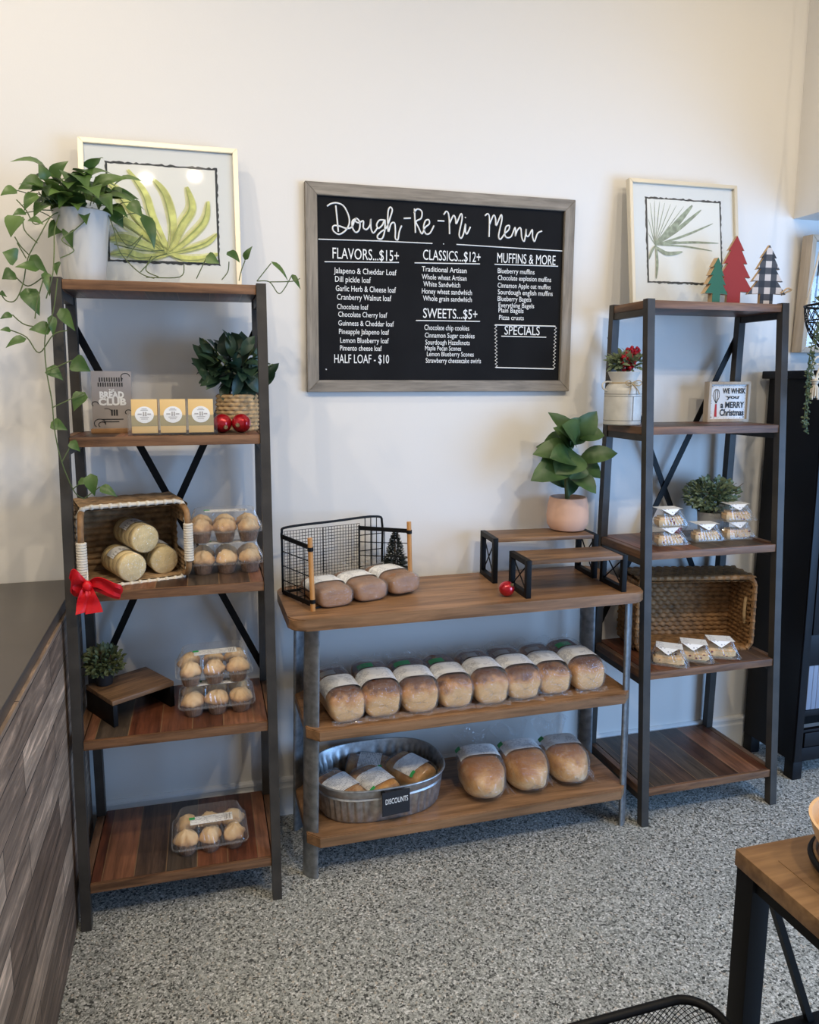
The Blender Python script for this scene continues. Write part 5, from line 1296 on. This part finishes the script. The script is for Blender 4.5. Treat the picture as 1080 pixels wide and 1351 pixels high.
b = B(); pth = [(p.x, -d/2, p.y+h/2+.003) for p in rr_path(w+.014, h+.004, .035, 150)]
b.tube(pth, .0085, 8, True)
for i in range(0, 150, 3): b.tube([Vector(pth[i])+Vector((0, -.004, 0)), Vector(pth[(i+2) % 150])+Vector((0, .004, 0))], .0095, 6)
obj('braided_rim', b, M['wicker'], wk)
b = B(); b.tube(smooth_path([(w/2-.006, -d/2+.030, .095), (w/2-.014, -d/2+.022, .125), (w/2-.014, -d/2+.022, .165), (w/2-.006, -d/2+.030, .195)], 5), .006, 8); obj('handle', b, M['seagrass'], wk)

# ------------------------------------------------------------------ black cabinet, print and hanging planter in the alcove
hc = thing('display_cabinet', 'tall black painted cabinet with glazed doors behind the plank shelf', 'cabinet', (3.60, -.16, 0))
X = tr(-3.60, .16, 0)
x0, x1, y0, y1 = 3.014, 4.20, -.292, -.026
obj('top', B().box((x0-.034, y0-.022, 1.567), (x1+.034, y1+.004, 1.597), .003, X), M['black_wood'], hc)
b = B().box((x0, y0+.03, .075), (x0+.02, y1, 1.567), X=X); b.box((x0-.002, y0+.005, .075), (x0+.022, y0+.045, 1.567), X=X); obj('side_panel', b, M['black_wood'], hc)
obj('side_panel', B().box((x1-.02, y0, .075), (x1, y1, 1.567), X=X), M['black_wood'], hc)
obj('back_panel', B().box((x0+.02, y1-.012, .075), (x1-.02, y1, 1.567), X=X), M['black_wood'], hc)
for x in (x0, x1-.045):
    for y in (y0, y1-.045): obj('foot', B().box((x, y, 0), (x+.045, y+.045, .0745), .004, X), M['black_wood'], hc)
obj('face_stile', B().box((x0+.001, y0-.002, .0755), (x0+.034, y0+.02, 1.566), .001, X), M['black_wood'], hc)
obj('face_stile', B().box((x1-.034, y0-.002, .0755), (x1-.001, y0+.02, 1.566), .001, X), M['black_wood'], hc)
for za, zb in ((.0755, .130), (.195, .205), (.262, .285), (.468, .590), (1.50, 1.566)): obj('face_rail', B().box((x0+.0345, y0, za), (x1-.0345, y0+.018, zb), .001, X), M['black_wood'], hc)
for i in range(2):
    xa = x0+.038+i*.556; xb = xa+.552
    d_ = thing  # glazed doors above, beadboard doors beneath, drawers at the bottom
    f = B().box((xa, y0-.004, .592), (xa+.030, y0+.014, 1.498), .001, X); f.box((xb-.030, y0-.004, .592), (xb, y0+.014, 1.498), .001, X)
    f.box((xa+.03, y0-.004, .592), (xb-.03, y0+.014, .612), .001, X).box((xa+.03, y0-.004, 1.470), (xb-.03, y0+.014, 1.498), .001, X)
    for z in (.765, .800, 1.10): f.box((xa+.03, y0-.002, z), (xb-.03, y0+.012, z+.018), X=X)
    f = obj('glazed_door', f, M['black_wood'], hc)
    obj('glass_pane', B().box((xa+.030, y0+.003, .612), (xb-.030, y0+.006, 1.470), X=X), M['pane'], f)
    g = B()
    for k in range(24): g.box((xa+.002+k*.0228, y0+.002, .287), (xa+.002+k*.0228+.0215, y0+.012, .466), .002, X)
    obj('beadboard_panel', g, M['curtain'], hc)
    f = obj('drawer_front', B().box((xa+.004, y0-.003, .135), (xb-.004, y0+.015, .192), .002, X), M['black_wood'], hc)
    obj('knob', B().ball(((xa+xb)/2, y0-.012, .165), .010, 12, 8, X=X), M['black'], f)
obj('inner_shelf', B().box((x0+.021, y0+.03, .800), (x1-.021, y1-.013, .818), X=X).box((x0+.021, y0+.03, 1.10), (x1-.021, y1-.013, 1.118), X=X).box((x0+.021, y0+.03, .592), (x1-.021, y1-.013, .604), X=X), M['black_wood'], hc, 0)
gp = framed_print('framed_print', 'deep pale wood framed print hanging above the black cabinet, partly cut off', (3.475, -.008, 1.672), 0, .030, .70, .450, .022, .050, M['pale_wood'], (-.290, .055, .290, .395), art_palm)

hp = thing('hanging_planter', 'black wire hanging planter with cream knotted cord and trailing vines, by the cabinet', 'hanging plant', (2.985, -.360, 1.60))
b = B()
def bowl(a, t): r = .112*math.sin(PI*.5*t)**.6 if t > 0 else .002; return Vector((r*math.cos(a), r*math.sin(a), .055+.165*t**1.3))
for k in range(22):
    for s in (-1, 1): b.tube([bowl(2*PI*k/22+s*t*1.3, t) for t in [i/9 for i in range(10)]], .0014, 5)
for t in (.12, .45, .75, 1.0): b.tube([bowl(2*PI*k/40, t) for k in range(40)], .0022 if t < 1 else .004, 6, True)
obj('wire_bowl', b, M['black'], hp)
obj('coir_liner', B().lathe([(max(.002, .062*math.sin(PI*.5*t)**.6 if t > 0 else .002), .062+.120*t**1.3) for t in [i/8 for i in range(9)]], 28, cap=False), M['soil'], hp)
for a in (0, 2*PI/3, 4*PI/3):
    obj('hanging_cord', B().tube([(.112*math.cos(a), .112*math.sin(a), .22), (.05*math.cos(a), .05*math.sin(a), .60), (0, 0, 1.0), (0, 0, 1.9995)], .0035, 7), M['rope'], hp)
kn = Vector((-.098, -.012, -.045))
b = B()
for dx, dz, q in ((-.022, .072, .05), (.012, .080, .10), (-.030, .045, .02), (.035, .075, .13)):
    b.tube(smooth_path([kn+Vector((0, 0, .004)), kn+Vector((dx, -.004, dz*.6)), kn+Vector((dx+q*.35, 0, dz+.010)), kn+Vector((q, .006, dz+.016))], 5), .0036, 7)
obj('macrame_loop', b, M['rope'], hp)
b = B(); b.ball(kn, .012, 12, 8, (1, 1, 1.1)); b.tube([kn+Vector((.013*math.cos(k*PI/6), .013*math.sin(k*PI/6), .004)) for k in range(12)], .003, 6, True)
for k in range(9): a = k*.7; b.tube([kn, kn+Vector((.010*math.cos(a), .010*math.sin(a), -.022)), kn+Vector((.013*math.cos(a), .012*math.sin(a), -.050-.006*(k % 3)))], .003, 6)
obj('tassel', b, M['rope'], hp)
b = B(); st = B(); R = random.Random(14)
for pts in ([(-.06, -.02, .21), (-.105, -.025, .18), (-.125, -.03, .10), (-.135, -.03, .0), (-.140, -.03, -.10), (-.135, -.03, -.220)], [(-.05, -.03, .21), (-.10, -.03, .20), (-.142, -.03, .085), (-.150, -.03, .0), (-.148, -.03, -.06), (-.150, -.03, -.19)],
            [(-.02, -.06, .21), (-.06, -.085, .12), (-.078, -.09, .0), (-.075, -.09, -.155)], [(.0, -.08, .21), (-.03, -.11, .10), (-.05, -.11, -.06), (-.055, -.11, -.13)], [(.05, -.08, .21), (.06, -.11, .05), (.06, -.11, -.12)]):
    P = smooth_path(pts, 9); st.tube(P, .0012, 5)
    for p in P[2:]:
        for _ in range(3):
            d = Vector((R.uniform(-1, 1), R.uniform(-1, .3), R.uniform(-.9, .4))).normalized(); b.leaf(p, p+d*R.uniform(.010, .016), .008, (0, -1, .4), 'oval', .1, .1, 4)
bush(b, 60, (0, 0, .235), (.09, .09, .03), .03, .018, 31)
obj('trailing_foliage', b, M['pearls'], hp, 60, recalc=False); obj('vine_stem', st, M['stem'], hp)

# ------------------------------------------------------------------ foreground: display table, tiered tray, mesh bin
ft = thing('display_table', 'near display table with a plank top on black metal legs', 'table', (1.98, -1.83, 0))
X = tr(-1.98, 1.83, 0)
fx0, fx1, fy0, fy1, fz = 1.668, 2.30, -2.16, -1.490, .750
tp = obj('tabletop', B().box((fx0, fy0, fz-.030), (fx1, fy1, fz), .0015, X), M['fg_wood'], ft)
obj('inlay_plank', B().box((fx0+.046, fy0+.046, fz+.0002), (fx1-.046, fy1-.046, fz+.0012), .0004, X), M['fg_wood'], tp)
for x in (fx0+.003, fx1-.041):
    for y in (fy0+.003, fy1-.041): obj('leg', B().box((x, y, 0), (x+.038, y+.038, fz-.0305), .001, X), M['black'], ft)
b = B()
for x in (fx0+.010, fx1-.034): b.box((x, fy0+.041, fz-.056), (x+.024, fy1-.041, fz-.0305), X=X)
for y in (fy0+.010, fy1-.034): b.box((fx0+.041, y, fz-.056), (fx1-.041, y+.024, fz-.0305), X=X)
obj('apron_rail', b, M['black'], ft, 0)
obj('lower_rail', B().box((fx0+.0415, fy1-.032, .372), (fx1-.0415, fy1-.010, .394), X=X), M['black'], ft, 0)
ym = fy1-.021
def brace_end(x, z): return [Vector((x-.0065, ym-.006, z)), Vector((x+.0065, ym-.006, z)), Vector((x+.0065, ym+.006, z)), Vector((x-.0065, ym+.006, z))]
obj('diagonal_brace', B().hull(brace_end(fx0+.050, .693), brace_end(1.838, .3945), X), M['black'], ft, 0)
tt = thing('tiered_tray', 'two-tier serving stand with wooden bowls on a black metal frame', 'serving stand', (1.838, -1.620, fz+.0015))
obj('lower_tray', B().lathe([(.001, .010), (.094, .010), (.097, .012), (.098, .026), (.094, .026), (.093, .016), (.001, .015)], 48, cap=False), M['fg_wood'], tt)
b = B(); b.tube([(.100*math.cos(k*PI/24), .100*math.sin(k*PI/24), .018) for k in range(48)], .006, 8, True)
for a in (.6, 2.7, 4.8): b.ball((.05*math.cos(a), .05*math.sin(a), .0055), .0052, 10, 8)
obj('metal_rim', b, M['black'], tt)
for a in (3.55, 1.5, 5.6):
    c, s = math.cos(a), math.sin(a)
    obj('frame_arm', B().tube(smooth_path([(c*.098, s*.098, .020), (c*.106, s*.106, .034), (c*.106, s*.106, .046), (c*.104, s*.104, .060)], 5), .0065, 8), M['black'], tt)
obj('upper_bowl', B().lathe([(.001, .050), (.085, .050), (.099, .056), (.109, .088), (.104, .088), (.094, .061), (.080, .056), (.001, .056)], 48, cap=False), M['bowl_wood'], tt)
b = B(); R = random.Random(8)
for k in range(9): a = k*.7+.2; b.ball((.045*math.cos(a)*(k > 0), .045*math.sin(a)*(k > 0), .073), .022, 12, 8, (1, 1, .8))
o_ = obj('sweets', b, M['soft_white'], tt); o_['kind'] = 'stuff'

mbn = thing('mesh_bin', 'black wire mesh bin with a dark liner in the foreground', 'bin', (1.455, -1.636, 0), .02)
w, d, h = .34, .30, .472
P = rr_path(w, d, .055, 200)
b = B()
def wall(k, z): p = P[k % 200]; f = .86+.14*z/h; return (p.x*f, p.y*f, z)
for k in range(0, 200, 2):
    for s in (-1, 1):
        b.tube([wall(k+s*int(round(2*j)), .02+.0092*j*1.6 if False else h-.004-.0115*j) for j in range(0, 13)], .00075, 3)
for k in range(0, 200, 8):
    b.tube([wall(k, .01), wall(k, h-.15)], .0012, 4)
obj('mesh_wall', b, M['black'], mbn, 0)
b = B(); b.grid(lambda u, v: wall(int(round(u*200)), .004+(h-.155)*v), 200, 2, True); obj('solid_lower_wall', b, M['black'], mbn)
obj('bottom', B().slab([(p.x*.86, p.y*.86) for p in P[::4]], .001, .004), M['black'], mbn)
obj('rim', B().tube([(p.x*1.005, p.y*1.005, h) for p in P], .0075, 10, True), M['black'], mbn)
b = B()
b.grid(lambda u, v: (lambda p: (p[0]*(.97-.10*v), p[1]*(.97-.10*v), h-.055-.06*v+.012*math.sin(11*2*PI*u)*(1-v)))(wall(int(round(u*200)) , h)), 100, 5, True)
obj('bin_liner', b, M['liner'], mbn, 60)
